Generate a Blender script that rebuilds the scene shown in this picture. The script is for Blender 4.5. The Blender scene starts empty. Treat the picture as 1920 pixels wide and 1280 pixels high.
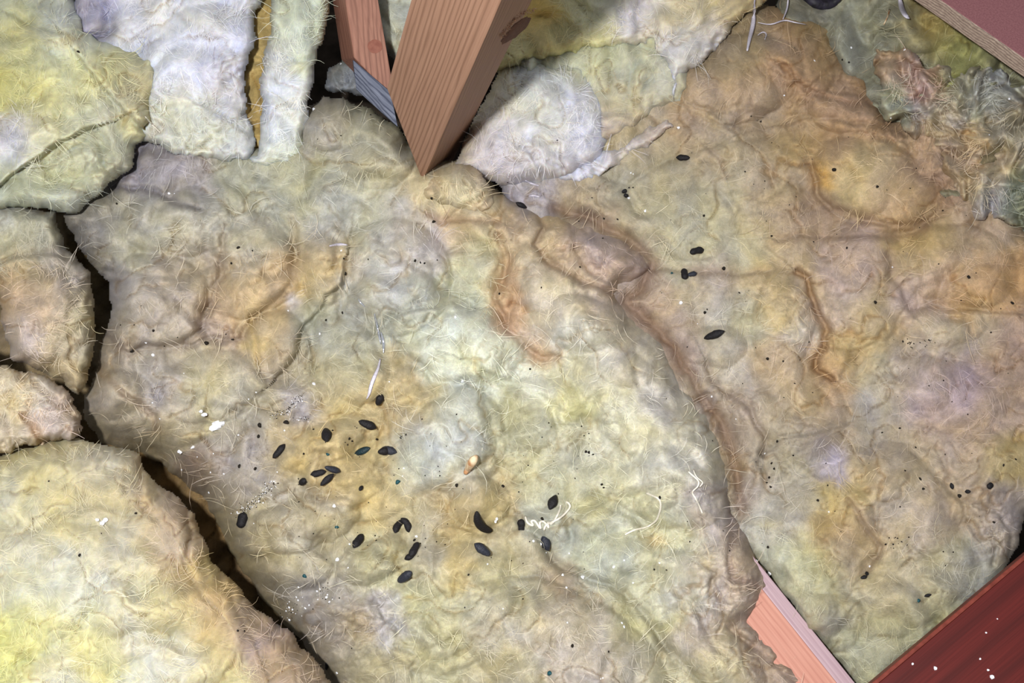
import bpy, bmesh, math, random
import numpy as np
from mathutils import Vector, Matrix

# ------------------------------------------------------------------ camera, light, exposure
S = 0.00034                      # metres covered by one photo pixel on the ground at the frame centre
F = 2059.0                       # focal length in pixels of the 1920 px wide frame
TILT = math.radians(25)
D = F * S
CAM = np.array([0.0, -D * math.sin(TILT), D * math.cos(TILT)])
ROT = np.array([[1, 0, 0], [0, math.cos(TILT), -math.sin(TILT)], [0, math.sin(TILT), math.cos(TILT)]])
scene = bpy.context.scene
COL = scene.collection
cd = bpy.data.cameras.new('camera'); cam = bpy.data.objects.new('camera', cd); COL.objects.link(cam)
cam.location = CAM; cam.rotation_euler = (TILT, 0, 0)
cd.sensor_width = 36; cd.lens = 36 * F / 1920; cd.clip_start = 0.01; cd.clip_end = 50
scene.camera = cam
w = bpy.data.worlds.new('attic_air'); scene.world = w; w.use_nodes = True
w.node_tree.nodes['Background'].inputs[0].default_value = (0.92, 0.95, 1.0, 1)
w.node_tree.nodes['Background'].inputs[1].default_value = 0.34
ld = bpy.data.lights.new('phone_flash', 'POINT'); ld.energy = 34; ld.color = (1.0, 0.985, 0.96)
ld.shadow_soft_size = 0.014
lamp = bpy.data.objects.new('phone_flash', ld); COL.objects.link(lamp); lamp.location = (-0.11, -0.29, 0.74)
vs = scene.view_settings
scene.display_settings.display_device = 'sRGB'
vs.view_transform = 'Standard'; vs.look = 'None'; vs.gamma = 1.0; vs.use_curve_mapping = False
vs.exposure = 0.0

# ------------------------------------------------------------------ helpers
def at(u, v, z):
    """point(s) at height z (metres) that the photo shows at pixel (u, v)"""
    u = np.asarray(u, float); v = np.asarray(v, float); z = np.asarray(z, float)
    dx = (u - 960) / F; dy = (640 - v) / F; dz = -1.0
    wx = dx; wy = ROT[1, 1] * dy + ROT[1, 2] * dz; wz = ROT[2, 1] * dy + ROT[2, 2] * dz
    t = (z - CAM[2]) / wz
    return np.stack([CAM[0] + wx * t, CAM[1] + wy * t, z + 0 * t], -1)

def lin(hx):
    c = np.array([int(hx[i:i + 2], 16) / 255 for i in (0, 2, 4)])
    return np.where(c <= 0.04045, c / 12.92, ((c + 0.055) / 1.055) ** 2.4)

def wlin(hx):
    """colour of wool without the saturation that light bouncing inside it adds"""
    c = lin(hx); c = 0.88 * c ** 0.78; g = c @ np.array([.3, .5, .2])
    return c * 0.90 + g * 0.10

_perm = {}
def perlin(x, y, seed=0):
    if seed not in _perm:
        r = np.random.RandomState(seed + 11)
        p = r.permutation(256); a = r.rand(256) * 2 * np.pi
        _perm[seed] = (np.concatenate([p, p]), np.cos(a), np.sin(a))
    p, gx, gy = _perm[seed]
    xi = np.floor(x).astype(int); yi = np.floor(y).astype(int)
    xf = x - xi; yf = y - yi
    def g(ix, iy, fx, fy):
        h = p[p[ix & 255] + (iy & 255)]
        return gx[h] * fx + gy[h] * fy
    s = xf * xf * xf * (xf * (xf * 6 - 15) + 10); t = yf * yf * yf * (yf * (yf * 6 - 15) + 10)
    a = g(xi, yi, xf, yf); b = g(xi + 1, yi, xf - 1, yf)
    c = g(xi, yi + 1, xf, yf - 1); d = g(xi + 1, yi + 1, xf - 1, yf - 1)
    return ((a + s * (b - a)) * (1 - t) + (c + s * (d - c)) * t) * 1.5

def fbm(u, v, wl, seed, octs=3):
    r = 0; a = 1.0
    for k in range(octs):
        r = r + a * perlin(u / wl + 7.3 * k, v / wl + 3.1 * k, seed + k); a *= 0.5; wl = wl / 2.03
    return r

def tag(o, label=None, cat=None, group=None, kind=None):
    if label: o['label'] = label
    if cat: o['category'] = cat
    if group: o['group'] = group
    if kind: o['kind'] = kind
    return o

def link(name, me, mat, parent=None, smooth=True):
    o = bpy.data.objects.new(name, me); COL.objects.link(o)
    if mat: me.materials.append(mat)
    if parent is not None: o.parent = parent
    if smooth and len(me.polygons): me.polygons.foreach_set('use_smooth', np.ones(len(me.polygons), bool))
    return o

def np_mesh(name, co, quads, cols=None):
    me = bpy.data.meshes.new(name)
    n = len(quads)
    me.vertices.add(len(co)); me.vertices.foreach_set('co', np.ascontiguousarray(co, np.float32).ravel())
    me.loops.add(n * 4); me.loops.foreach_set('vertex_index', np.ascontiguousarray(quads, np.int32).ravel())
    me.polygons.add(n); me.polygons.foreach_set('loop_start', np.arange(n, dtype=np.int32) * 4)
    try: me.polygons.foreach_set('loop_total', np.full(n, 4, np.int32))
    except Exception: pass
    me.update(calc_edges=True)
    if cols is not None:
        a = me.color_attributes.new('Col', 'FLOAT_COLOR', 'POINT')
        c4 = np.ones((len(co), 4), np.float32); c4[:, :3] = cols
        a.data.foreach_set('color', c4.ravel())
    return me

# ------------------------------------------------------------------ materials
def newmat(name):
    m = bpy.data.materials.new(name); m.use_nodes = True
    nt = m.node_tree; b = nt.nodes['Principled BSDF']
    return m, nt, b

def wool_mat(name, sss=0.35, bump=0.5, fine=(0.86, 1.10), rad=0.006):
    m, nt, b = newmat(name); N = nt.nodes; L = nt.links
    at_ = N.new('ShaderNodeAttribute'); at_.attribute_name = 'Col'
    tc = N.new('ShaderNodeTexCoord')
    n1 = N.new('ShaderNodeTexNoise'); n1.inputs['Scale'].default_value = 260; n1.inputs['Detail'].default_value = 7
    n1.inputs['Roughness'].default_value = 0.72; n1.inputs['Distortion'].default_value = 2.2
    L.new(tc.outputs['Object'], n1.inputs['Vector'])
    mr = N.new('ShaderNodeMapRange'); mr.inputs[1].default_value = 0.3; mr.inputs[2].default_value = 0.7
    mr.inputs[3].default_value = fine[0]; mr.inputs[4].default_value = fine[1]
    L.new(n1.outputs['Fac'], mr.inputs[0])
    vm = N.new('ShaderNodeVectorMath'); vm.operation = 'SCALE'
    L.new(at_.outputs['Color'], vm.inputs[0]); L.new(mr.outputs[0], vm.inputs['Scale'])
    L.new(vm.outputs[0], b.inputs['Base Color'])
    b.inputs['Roughness'].default_value = 1.0; b.inputs['Specular IOR Level'].default_value = 0.12
    b.inputs['Subsurface Weight'].default_value = sss
    b.inputs['Subsurface Radius'].default_value = (1.0, 0.62, 0.22); b.inputs['Subsurface Scale'].default_value = rad
    n2 = N.new('ShaderNodeTexNoise'); n2.inputs['Scale'].default_value = 620; n2.inputs['Detail'].default_value = 5
    n2.inputs['Roughness'].default_value = 0.7; n2.inputs['Distortion'].default_value = 3.0
    L.new(tc.outputs['Object'], n2.inputs['Vector'])
    bp = N.new('ShaderNodeBump'); bp.inputs['Strength'].default_value = bump; bp.inputs['Distance'].default_value = 0.0012
    L.new(n2.outputs['Fac'], bp.inputs['Height']); L.new(bp.outputs[0], b.inputs['Normal'])
    return m
WOOL = wool_mat('aged_wool', 0.25, 0.8, (0.80, 1.14)); WHITE = wool_mat('fresh_wool', 0.55, 0.6, (0.86, 1.08), 0.010)
m_, nt_, b_ = newmat('wool_fibre')
a_ = nt_.nodes.new('ShaderNodeAttribute'); a_.attribute_name = 'Col'
nt_.links.new(a_.outputs['Color'], b_.inputs['Base Color'])
b_.inputs['Roughness'].default_value = 0.8; b_.inputs['Specular IOR Level'].default_value = 0.2
FIBRE = m_

def plain(name, hx, rough=0.6, spec=0.5, hx2=None, scale=400, metal=0.0, bump=0.0):
    m, nt, b = newmat(name); N = nt.nodes; L = nt.links
    c1 = lin(hx); c2 = lin(hx2) if hx2 else c1 * 0.8
    tc = N.new('ShaderNodeTexCoord'); n = N.new('ShaderNodeTexNoise')
    n.inputs['Scale'].default_value = scale; n.inputs['Detail'].default_value = 5
    L.new(tc.outputs['Object'], n.inputs['Vector'])
    mx = N.new('ShaderNodeMix'); mx.data_type = 'RGBA'
    mr = N.new('ShaderNodeMapRange'); mr.inputs[1].default_value = 0.35; mr.inputs[2].default_value = 0.65
    L.new(n.outputs['Fac'], mr.inputs[0]); L.new(mr.outputs[0], mx.inputs['Factor'])
    mx.inputs[6].default_value = (*c1, 1); mx.inputs[7].default_value = (*c2, 1)
    L.new(mx.outputs[2], b.inputs['Base Color'])
    b.inputs['Roughness'].default_value = rough; b.inputs['Specular IOR Level'].default_value = spec
    b.inputs['Metallic'].default_value = metal
    if bump:
        bp = N.new('ShaderNodeBump'); bp.inputs['Strength'].default_value = bump; bp.inputs['Distance'].default_value = 0.0006
        L.new(n.outputs['Fac'], bp.inputs['Height']); L.new(bp.outputs[0], b.inputs['Normal'])
    return m

def wood_mat(name, light, mid, dark, bands=95.0, stretch=7.0, rough=0.65, spec=0.3, warp=0.012, contrast=1.0):
    """grain runs along the object's x axis"""
    m, nt, b = newmat(name); N = nt.nodes; L = nt.links
    tc = N.new('ShaderNodeTexCoord')
    mp = N.new('ShaderNodeMapping'); mp.inputs['Scale'].default_value = (stretch, 60, 60)
    L.new(tc.outputs['Object'], mp.inputs['Vector'])
    n0 = N.new('ShaderNodeTexNoise'); n0.inputs['Scale'].default_value = 0.35; n0.inputs['Detail'].default_value = 2
    L.new(mp.outputs[0], n0.inputs['Vector'])
    mpx = N.new('ShaderNodeMapping'); mpx.inputs['Scale'].default_value = (stretch * 1.6, 170, 170)
    L.new(tc.outputs['Object'], mpx.inputs['Vector'])
    nx = N.new('ShaderNodeTexNoise'); nx.inputs['Scale'].default_value = 1; nx.inputs['Detail'].default_value = 3
    L.new(mpx.outputs[0], nx.inputs['Vector'])
    sep = N.new('ShaderNodeSeparateXYZ'); L.new(tc.outputs['Object'], sep.inputs[0])
    def math_(op, a, bb):
        q = N.new('ShaderNodeMath'); q.operation = op
        for i, x in enumerate((a, bb)):
            if isinstance(x, (int, float)): q.inputs[i].default_value = x
            else: L.new(x, q.inputs[i])
        return q.outputs[0]
    s = math_('ADD', sep.outputs[1], math_('MULTIPLY', sep.outputs[2], 0.8))
    s = math_('ADD', s, math_('MULTIPLY', n0.outputs['Fac'], warp)); s = math_('ADD', s, math_('MULTIPLY', nx.outputs['Fac'], warp * 0.18))
    wv = math_('SINE', math_('MULTIPLY', s, bands * 2 * math.pi), 0)
    mr = N.new('ShaderNodeMapRange'); mr.inputs[1].default_value = -1; mr.inputs[2].default_value = 1
    L.new(wv, mr.inputs[0])
    ring = math_('POWER', mr.outputs[0], 3.0)
    mp2 = N.new('ShaderNodeMapping'); mp2.inputs['Scale'].default_value = (stretch * 4, 900, 900)
    L.new(tc.outputs['Object'], mp2.inputs['Vector'])
    n2 = N.new('ShaderNodeTexNoise'); n2.inputs['Scale'].default_value = 1.0; n2.inputs['Detail'].default_value = 4
    L.new(mp2.outputs[0], n2.inputs['Vector'])
    m1 = N.new('ShaderNodeMix'); m1.data_type = 'RGBA'
    m1.inputs[6].default_value = (*lin(light), 1); m1.inputs[7].default_value = (*lin(mid), 1)
    mr2 = N.new('ShaderNodeMapRange'); mr2.inputs[1].default_value = 0.3; mr2.inputs[2].default_value = 0.7
    L.new(n2.outputs['Fac'], mr2.inputs[0]); L.new(mr2.outputs[0], m1.inputs['Factor'])
    m2 = N.new('ShaderNodeMix'); m2.data_type = 'RGBA'; L.new(m1.outputs[2], m2.inputs[6])
    m2.inputs[7].default_value = (*lin(dark), 1)
    L.new(math_('MULTIPLY', ring, contrast), m2.inputs['Factor'])
    L.new(m2.outputs[2], b.inputs['Base Color'])
    b.inputs['Roughness'].default_value = rough; b.inputs['Specular IOR Level'].default_value = spec
    bp = N.new('ShaderNodeBump'); bp.inputs['Strength'].default_value = 0.25; bp.inputs['Distance'].default_value = 0.0006
    L.new(n2.outputs['Fac'], bp.inputs['Height']); L.new(bp.outputs[0], b.inputs['Normal'])
    return m

# ------------------------------------------------------------------ wool pieces (uneven lumpy sheets)
def poly_sdf(u, v, poly):
    """positive inside"""
    P = np.array(poly, float); Q = np.roll(P, -1, 0)
    best = np.full(u.shape, 1e12); inside = np.zeros(u.shape, bool)
    for (ax, ay), (bx, by) in zip(P, Q):
        ex, ey = bx - ax, by - ay; L2 = ex * ex + ey * ey + 1e-9
        t = np.clip(((u - ax) * ex + (v - ay) * ey) / L2, 0, 1)
        dd = (u - ax - t * ex) ** 2 + (v - ay - t * ey) ** 2
        best = np.minimum(best, dd)
        if abs(ey) > 1e-9:
            c = ((ay > v) != (by > v)) & (u < ex * (v - ay) / ey + ax)
            inside ^= c
    d = np.sqrt(best)
    return np.where(inside, d, -d)

def line_dist(u, v, pts):
    best = np.full(u.shape, 1e12); sg = np.zeros(u.shape)
    for (ax, ay), (bx, by) in zip(pts[:-1], pts[1:]):
        ex, ey = bx - ax, by - ay; L2 = ex * ex + ey * ey + 1e-9
        t = np.clip(((u - ax) * ex + (v - ay) * ey) / L2, 0, 1)
        px, py = u - ax - t * ex, v - ay - t * ey
        dd = px * px + py * py; c = ex * (v - ay) - ey * (u - ax)
        m = dd < best
        best = np.where(m, dd, best); sg = np.where(m, np.sign(c), sg)
    return np.sqrt(best), sg

PIECES = []
def axis_coords(a, b, lo, hi, fine, coarse):
    xs = []
    x = a
    while x < b:
        xs.append(x)
        x += fine if lo <= x <= hi else coarse
    xs.append(b)
    return np.array(xs)

def wool(name, label, poly, z0, cols, domes=(), creases=(), edge=(40, 90), lump=(12, 95), mid=(5, 38), fineamp=1.5,
         rag=(6, 28), tilt=(0, 0, 0, 0), seed=1, fibres=2000, mat=None, step=2.6, group=None, cat='insulation',
         blobr=42, cwarp=16, fl=(16, 55), grain=0.10, structure=False, power=0.5, ridges=(), gain=1.0, crk=6.0, crum=()):
    P = np.array(poly, float)
    us = axis_coords(P[:, 0].min() - 12, P[:, 0].max() + 12, -25, 1945, step, 14)
    vs_ = axis_coords(P[:, 1].min() - 12, P[:, 1].max() + 12, -25, 1305, step, 14)
    U, V = np.meshgrid(us, vs_); sh = U.shape
    u = U.ravel(); v = V.ravel()
    # ragged outline
    ru = u + rag[0] * fbm(u, v, rag[1] * 1.5, seed + 50, 3); rv = v + rag[0] * fbm(u, v, rag[1] * 1.5, seed + 60, 3)
    d = poly_sdf(ru, rv, poly)
    t = np.clip(d / edge[0], 0, 1); prof = (1 - (1 - t) ** 2) ** power
    wu = u + 20 * fbm(u, v, 110, seed + 70, 2); wv = v + 20 * fbm(u, v, 110, seed + 80, 2)
    bil = np.sqrt(perlin(wu / lump[1], wv / lump[1], seed) ** 2 + .004) * 1.9
    bil2 = np.sqrt(perlin(wu / mid[1] / 1.5 + 5, wv / mid[1] / 1.5 + 9, seed + 3) ** 2 + .012) * 1.9
    patch = np.clip(0.5 + 1.6 * fbm(u, v, 170, seed + 23, 2), 0.12, 1.25)     # some stretches are smooth, some crumpled
    mod = 0.7 + 0.8 * np.clip(fbm(u, v, 150, seed + 21, 1) + 0.5, 0, 1)
    h = z0 + 2.3 * lump[0] * bil + 1.15 * mid[0] * bil2 * patch + 0.5 * mid[0] * fbm(wu, wv, mid[1] * 0.6, seed + 5, 3) * patch
    h += tilt[0] * (u - tilt[1]) / 100 + tilt[2] * (v - tilt[3]) / 100
    h += fineamp * 0.8 * fbm(wu, wv, 13, seed + 8, 3) * patch
    # thin natural creases
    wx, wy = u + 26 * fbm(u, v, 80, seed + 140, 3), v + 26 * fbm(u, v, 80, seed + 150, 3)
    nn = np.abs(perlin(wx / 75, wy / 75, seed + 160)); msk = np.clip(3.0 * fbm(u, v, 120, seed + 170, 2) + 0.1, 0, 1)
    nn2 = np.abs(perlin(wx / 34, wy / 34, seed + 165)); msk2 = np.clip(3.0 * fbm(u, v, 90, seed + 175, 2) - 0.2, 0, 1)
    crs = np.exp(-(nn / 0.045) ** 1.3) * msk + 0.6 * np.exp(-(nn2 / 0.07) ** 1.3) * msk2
    h -= 1.5 * crk * crs
    for (a, b, r_, am) in crum:
        wq = np.exp(-((u - a) ** 2 + (v - b) ** 2) / (r_ * r_))
        qx = u + 14 * fbm(u, v, 30, seed + 180, 2); qy = v + 14 * fbm(u, v, 30, seed + 190, 2)
        h += am * wq * (2.2 * np.abs(perlin(qx / 26, qy / 26, seed + 185)) + 1.4 * np.abs(perlin(qx / 12, qy / 12, seed + 186)))
    cu = u + 5 * fbm(u, v, 45, seed + 31, 2); cv = v + 5 * fbm(u, v, 45, seed + 41, 2)
    for (pts, hh, wid) in ridges:
        dd, sg = line_dist(cu, cv, pts); h += hh * np.exp(-(dd / wid) ** 2)
    for (a, b, ra, rb, ang, hh) in domes:
        c, s = math.cos(math.radians(ang)), math.sin(math.radians(ang))
        x = ((cu - a) * c - (cv - b) * s) / ra; y = ((cu - a) * s + (cv - b) * c) / rb
        h += 2.6 * hh * np.clip(1 - x * x - y * y, 0, 1) ** 0.8
    # colours
    k1 = u + cwarp * fbm(u, v, 55, seed + 90, 3); k2 = v + cwarp * fbm(u, v, 55, seed + 100, 3)
    acc = np.zeros((u.size, 3)); ws = np.full(u.size, 1e-9)
    for c in cols:
        r = c[3] if len(c) > 3 else blobr
        wg = np.exp(-((k1 - c[0]) ** 2 + (k2 - c[1]) ** 2) / (r * r)) * (1.0 if len(c) <= 4 else c[4]) + 1e-7 * 1e3 / (1e3 + (k1 - c[0]) ** 2 + (k2 - c[1]) ** 2)
        acc += wg[:, None] * wlin(c[2]); ws += wg
    C = acc / ws[:, None] * gain
    # natural mottling: paler and dirtier, yellower and greyer drifts of fibre
    mt = fbm(wu, wv, 26, seed + 110, 4); mt2 = fbm(wu + 300, wv, 60, seed + 120, 3); mt3 = fbm(u * 1.0, v * 1.0, 9, seed + 130, 2)
    C = C * (1 + grain * 1.9 * mt + grain * 1.0 * mt3)[:, None]
    C = C * (1 + grain * 1.1 * mt2[:, None] * np.array([0.35, 0.1, -1.2]))
    C = C * (1 - (0.27 * np.clip(crs, 0, 1))[:, None] * np.array([0.6, 1.0, 1.5]))   # creases tinted darker and browner
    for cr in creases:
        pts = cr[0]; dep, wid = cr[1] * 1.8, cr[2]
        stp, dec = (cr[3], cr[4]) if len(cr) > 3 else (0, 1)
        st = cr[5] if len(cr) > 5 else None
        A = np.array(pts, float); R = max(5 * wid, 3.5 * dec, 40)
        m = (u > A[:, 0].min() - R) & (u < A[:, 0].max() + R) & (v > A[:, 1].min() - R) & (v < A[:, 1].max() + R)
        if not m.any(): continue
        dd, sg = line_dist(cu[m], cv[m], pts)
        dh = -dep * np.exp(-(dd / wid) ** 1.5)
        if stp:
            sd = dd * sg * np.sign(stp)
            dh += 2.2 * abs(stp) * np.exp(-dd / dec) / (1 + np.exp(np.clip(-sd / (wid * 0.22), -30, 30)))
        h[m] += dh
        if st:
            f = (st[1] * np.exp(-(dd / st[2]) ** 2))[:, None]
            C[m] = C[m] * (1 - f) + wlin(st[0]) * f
    C = np.clip(C, 0.005, 0.88)
    zlow = -edge[1]
    h = h * prof + (h + zlow) * (1 - prof)
    z = h * S
    co = at(u, v, z)
    ok = d > -1.0
    idx = np.full(u.size, -1); 
    I = np.arange(u.size).reshape(sh)
    q = np.stack([I[1:, :-1], I[1:, 1:], I[:-1, 1:], I[:-1, :-1]], -1).reshape(-1, 4)
    q = q[ok[q].all(1)]
    used = np.unique(q); idx[used] = np.arange(used.size)
    me = np_mesh(name, co[used], idx[q], C[used])
    o = link(name, me, mat or WOOL)
    if structure: o['kind'] = 'structure'
    else: tag(o, label, cat, group)
    zz = z.reshape(sh)
    rec = dict(us=us, vs=vs_, z=zz, d=d.reshape(sh), C=C.reshape(sh + (3,)), obj=o)
    PIECES.append(rec)
    if fibres: add_fibres(rec, o, int(fibres * 0.30), seed, fl)
    return o

def look(rec, u, v):
    i = np.clip(np.searchsorted(rec['us'], u), 1, len(rec['us']) - 1); j = np.clip(np.searchsorted(rec['vs'], v), 1, len(rec['vs']) - 1)
    u0 = rec['us'][i - 1]; u1 = rec['us'][i]; v0 = rec['vs'][j - 1]; v1 = rec['vs'][j]
    a = np.clip((u - u0) / (u1 - u0), 0, 1); b = np.clip((v - v0) / (v1 - v0), 0, 1)
    z = rec['z']
    out = (z[j - 1, i - 1] * (1 - a) + z[j - 1, i] * a) * (1 - b) + (z[j, i - 1] * (1 - a) + z[j, i] * a) * b
    return out, rec['C'][j, i], rec['d'][j, i]

def add_fibres(rec, parent, n, seed, fl):
    r = np.random.RandomState(seed + 500)
    u0, u1 = max(rec['us'][0], -30), min(rec['us'][-1], 1950); v0, v1 = max(rec['vs'][0], -30), min(rec['vs'][-1], 1310)
    u = r.uniform(u0, u1, n * 5); v = r.uniform(v0, v1, n * 5)
    z, c, d = look(rec, u, v)
    m = d > 8; u, v, d = u[m], v[m], d[m]
    ang = 5.0 * fbm(u, v, 120, seed + 200, 2) + r.normal(0, 0.35, len(u))
    L = r.uniform(fl[0], fl[1], len(u)) * np.where(r.rand(len(u)) < 0.08, 1.6, 1)
    de = look(rec, u + np.cos(ang) * L, v + np.sin(ang) * L)[2]
    near = np.full(len(u), 1e9)
    for q in DROPPINGS:          # fibres lie under, not over, the droppings
        for f_ in (0, 0.5, 1.0): near = np.minimum(near, np.hypot(u + f_ * np.cos(ang) * L - q[0], v + f_ * np.sin(ang) * L - q[1]))
    m = ((de > 4) | (r.rand(len(u)) < 0.06)) & (near > 20); u, v, d, ang, L = u[m][:n], v[m][:n], d[m][:n], ang[m][:n], L[m][:n]
    n = len(u)
    if n == 0: return
    cur = r.normal(0, 0.045, n)
    K = 6
    lift = np.where(r.rand(n) < 0.05, r.uniform(1, 3, n), r.uniform(0.0, 0.5, n))
    pu, pv = u.copy(), v.copy(); a = ang.copy(); pts = []; rr = []; c0 = None
    wd = r.uniform(0.2, 0.42, n)
    zprev = None
    for k in range(K):
        zk, ck, dk = look(rec, pu, pv)
        if c0 is None: c0 = ck; z_0 = zk
        zk = np.where(dk < 0, z_0, zk); zk = np.maximum(zk, z_0 - 14 * S)
        pts.append((pu.copy(), pv.copy(), zk + (0.15 + lift * math.sin(math.pi * (k + 0.3) / K)) * S, a.copy()))
        a = a + cur * L / K * 0.5 + r.normal(0, 0.12, n)
        pu = pu + np.cos(a) * L / (K - 1); pv = pv + np.sin(a) * L / (K - 1)
    V = []
    for k, (pu, pv, zk, aa) in enumerate(pts):
        wk = wd * (0.25 + 0.75 * math.sin(math.pi * (k + 0.15) / (K - 0.7)))
        V.append(at(pu - np.sin(aa) * wk, pv + np.cos(aa) * wk, zk)); V.append(at(pu + np.sin(aa) * wk, pv - np.cos(aa) * wk, zk))
    co = np.stack(V, 1).reshape(-1, 3)
    base = np.arange(n)[:, None] * (2 * K)
    q = np.concatenate([base + np.array([[2 * k, 2 * k + 1, 2 * k + 3, 2 * k + 2]]) for k in range(K - 1)], 0)
    br = r.uniform(0.88, 1.18, n)[:, None]
    cc = np.clip(c0 * br + r.uniform(0, 0.05, n)[:, None], 0, 0.86)
    me = np_mesh('loose_fibres', co, q, np.repeat(cc, 2 * K, 0))
    o = link('loose_fibres', me, FIBRE, parent); o['kind'] = 'stuff'

def surf(u, v, skip=()):
    """height of the topmost wool along the line of sight through (u, v)"""
    best = -9.0; rec0 = None
    for rec in PIECES:
        if rec['us'][0] < u < rec['us'][-1] and rec['vs'][0] < v < rec['vs'][-1]:
            z, c, d = look(rec, np.array([u]), np.array([v]))
            if d[0] > 0 and z[0] > best: best = float(z[0]); rec0 = rec
    return best
def frame_at(u, v, r=6):
    z = surf(u, v); p = Vector(at(u, v, z))
    q = [Vector(at(u + a, v + b, min(max(surf(u + a, v + b), z - r * S), z + r * S))) for a, b in ((r, 0), (-r, 0), (0, -r), (0, r))]
    ex = (q[0] - q[1]); ey = (q[2] - q[3]); n = ex.cross(ey).normalized()
    if n.z < 0.4: n = Vector((n.x, n.y, 0.4 + abs(n.z))).normalized()
    ex = (Vector((1, 0, 0)) - n * n.x).normalized(); ey = n.cross(ex)
    return p, ex, ey, n

# ------------------------------------------------------------------ measured layout (photo pixels, heights in units of S)
def cols(t):
    out = []
    for w_ in t.split():
        a = w_.split(','); c = (int(a[0]), int(a[1]), a[2])
        if len(a) > 3: c += (int(a[3]),)
        if len(a) > 4: c += (float(a[4]),)
        out.append(c)
    return out
C_CENTRE = cols('''600,230,a89f8c 700,240,aaa383 700,310,b0a98c 560,330,a5a283 460,330,a9a78c 360,300,9c9390 290,320,938c96,35 330,330,a39ba4,30 620,390,a5a490
520,400,a9a78e 200,390,8f8a80 300,380,a8a290 350,430,b3ad97 250,440,a9a48e 160,440,8b8478 240,560,a39a92 300,560,ab9c8b 370,500,ad9c84 460,440,b0ab99 480,480,b3a68c
450,540,bf9f6c 520,510,c6a577 600,520,c7ac74 620,480,bda579 600,410,b9b8ad 480,620,c2a772 520,650,b39a78 420,600,b39a86 340,640,ad9f8b 400,700,b3a683 380,740,b0a67c
280,700,a79e90 300,740,9f98a0 220,660,a08f76 240,760,b7a98a 320,780,b5a683 180,740,b5a284 450,770,a79f8a 560,680,a0987f 620,640,a29f88 600,600,9fa08a 650,700,ada47c
700,560,a4a194 640,760,bba66c 740,700,b5a070 770,760,b8a478 570,760,9a949a,35 680,780,bfa975 600,830,bda268 540,830,b8a069 480,840,9b9390 420,870,9d9284 380,880,7d665a,25
640,880,bba066 700,880,b59f66 780,860,adb0a4 540,960,a79c82 600,960,aea081 480,1000,a0926f 700,940,bfa66c 640,1000,a89a72 760,960,b8aa80 560,1060,aea58a 500,1040,a3946c
700,1040,b1aa80 640,1060,a79f85 860,960,bca36e 900,920,b9a167 900,1000,b3a06f 800,1040,aca285 860,1070,c8aa5e,30 940,1040,b0a786 860,1120,bcb68f 780,1120,c0bc8e
960,1100,b5ad7f 1040,1000,adae9a 1100,1020,b0b39d 1000,880,b8b492 960,800,b1ac80 1060,900,bcb998 1120,940,b4ae7f 620,1160,9e948a 660,1180,a08a6c 720,1150,b6b0b4,30
730,1200,b0adae,25 700,1260,a59a74 820,1220,b1aa80 940,1160,aca391 1060,1180,b3a58a 1100,1230,b3a696 1180,1220,aaa08b 940,1240,ada27f 1000,1060,a79a7c 1040,1080,957f6a,25
985,375,a59ea6,26 830,350,c6b48a 880,370,cfc192 900,340,c1a982 760,440,c0b39a 860,430,bfa077 740,470,c0bcb8 800,470,b7b0b5 720,540,b8b8ae 790,560,adb0a4 900,470,c3bd94 880,520,c6c49a
960,430,b99b78 950,520,b58a62,28 1000,470,c4b48c 1040,470,bf9d72 1100,480,b79f92 1150,530,b0948a 1060,550,c7b894 1130,560,bfa684 960,590,b88d68,26 1020,590,c6b79d
1080,620,c6c1a2 1100,640,cdcac0 1180,640,c2b59d 1010,650,c09c78,26 860,620,ced3ba 820,650,d2d7be 900,680,d5d8bc 760,610,adae95 960,700,d2d3b8 1040,730,d4d2b4
1100,700,c5bd96 1200,700,c2b8a4 1250,760,c0b7a6 1150,780,cecbae 1080,760,d0ca80,30 1200,830,cfc9a8 1290,830,cec8b0 1100,830,c0bc9e 1160,890,c4c1a4 1250,900,c4bfa4
1320,900,bdb5a6 1340,960,b0a196 1260,1000,c1bf9c 1190,960,b9b795 1230,1010,c9a76a,14 1330,1060,c2b6a0 1380,1030,b09a8a 1400,1080,b59a84 1300,1110,bdb5a4 1250,1120,c4c2a4
1220,1180,bdb988 1300,1200,b3a394 1380,1150,b8a48e 1360,1250,c6b98a 1420,1240,a8917e 1280,1260,b8b290 860,790,c0c2b0 880,730,bcc0b6,28 820,840,c2c4b8 870,870,b8bab0
700,450,b9b8a8 680,400,b4b29c 650,580,a6a598 680,640,9d9c8a 545,565,c4bec6,14 470,650,d0b466,12 500,640,ccb070,16 655,1230,a9a07a 600,1110,9c9486 540,1120,8f8778 620,1230,9a9088''')
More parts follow.
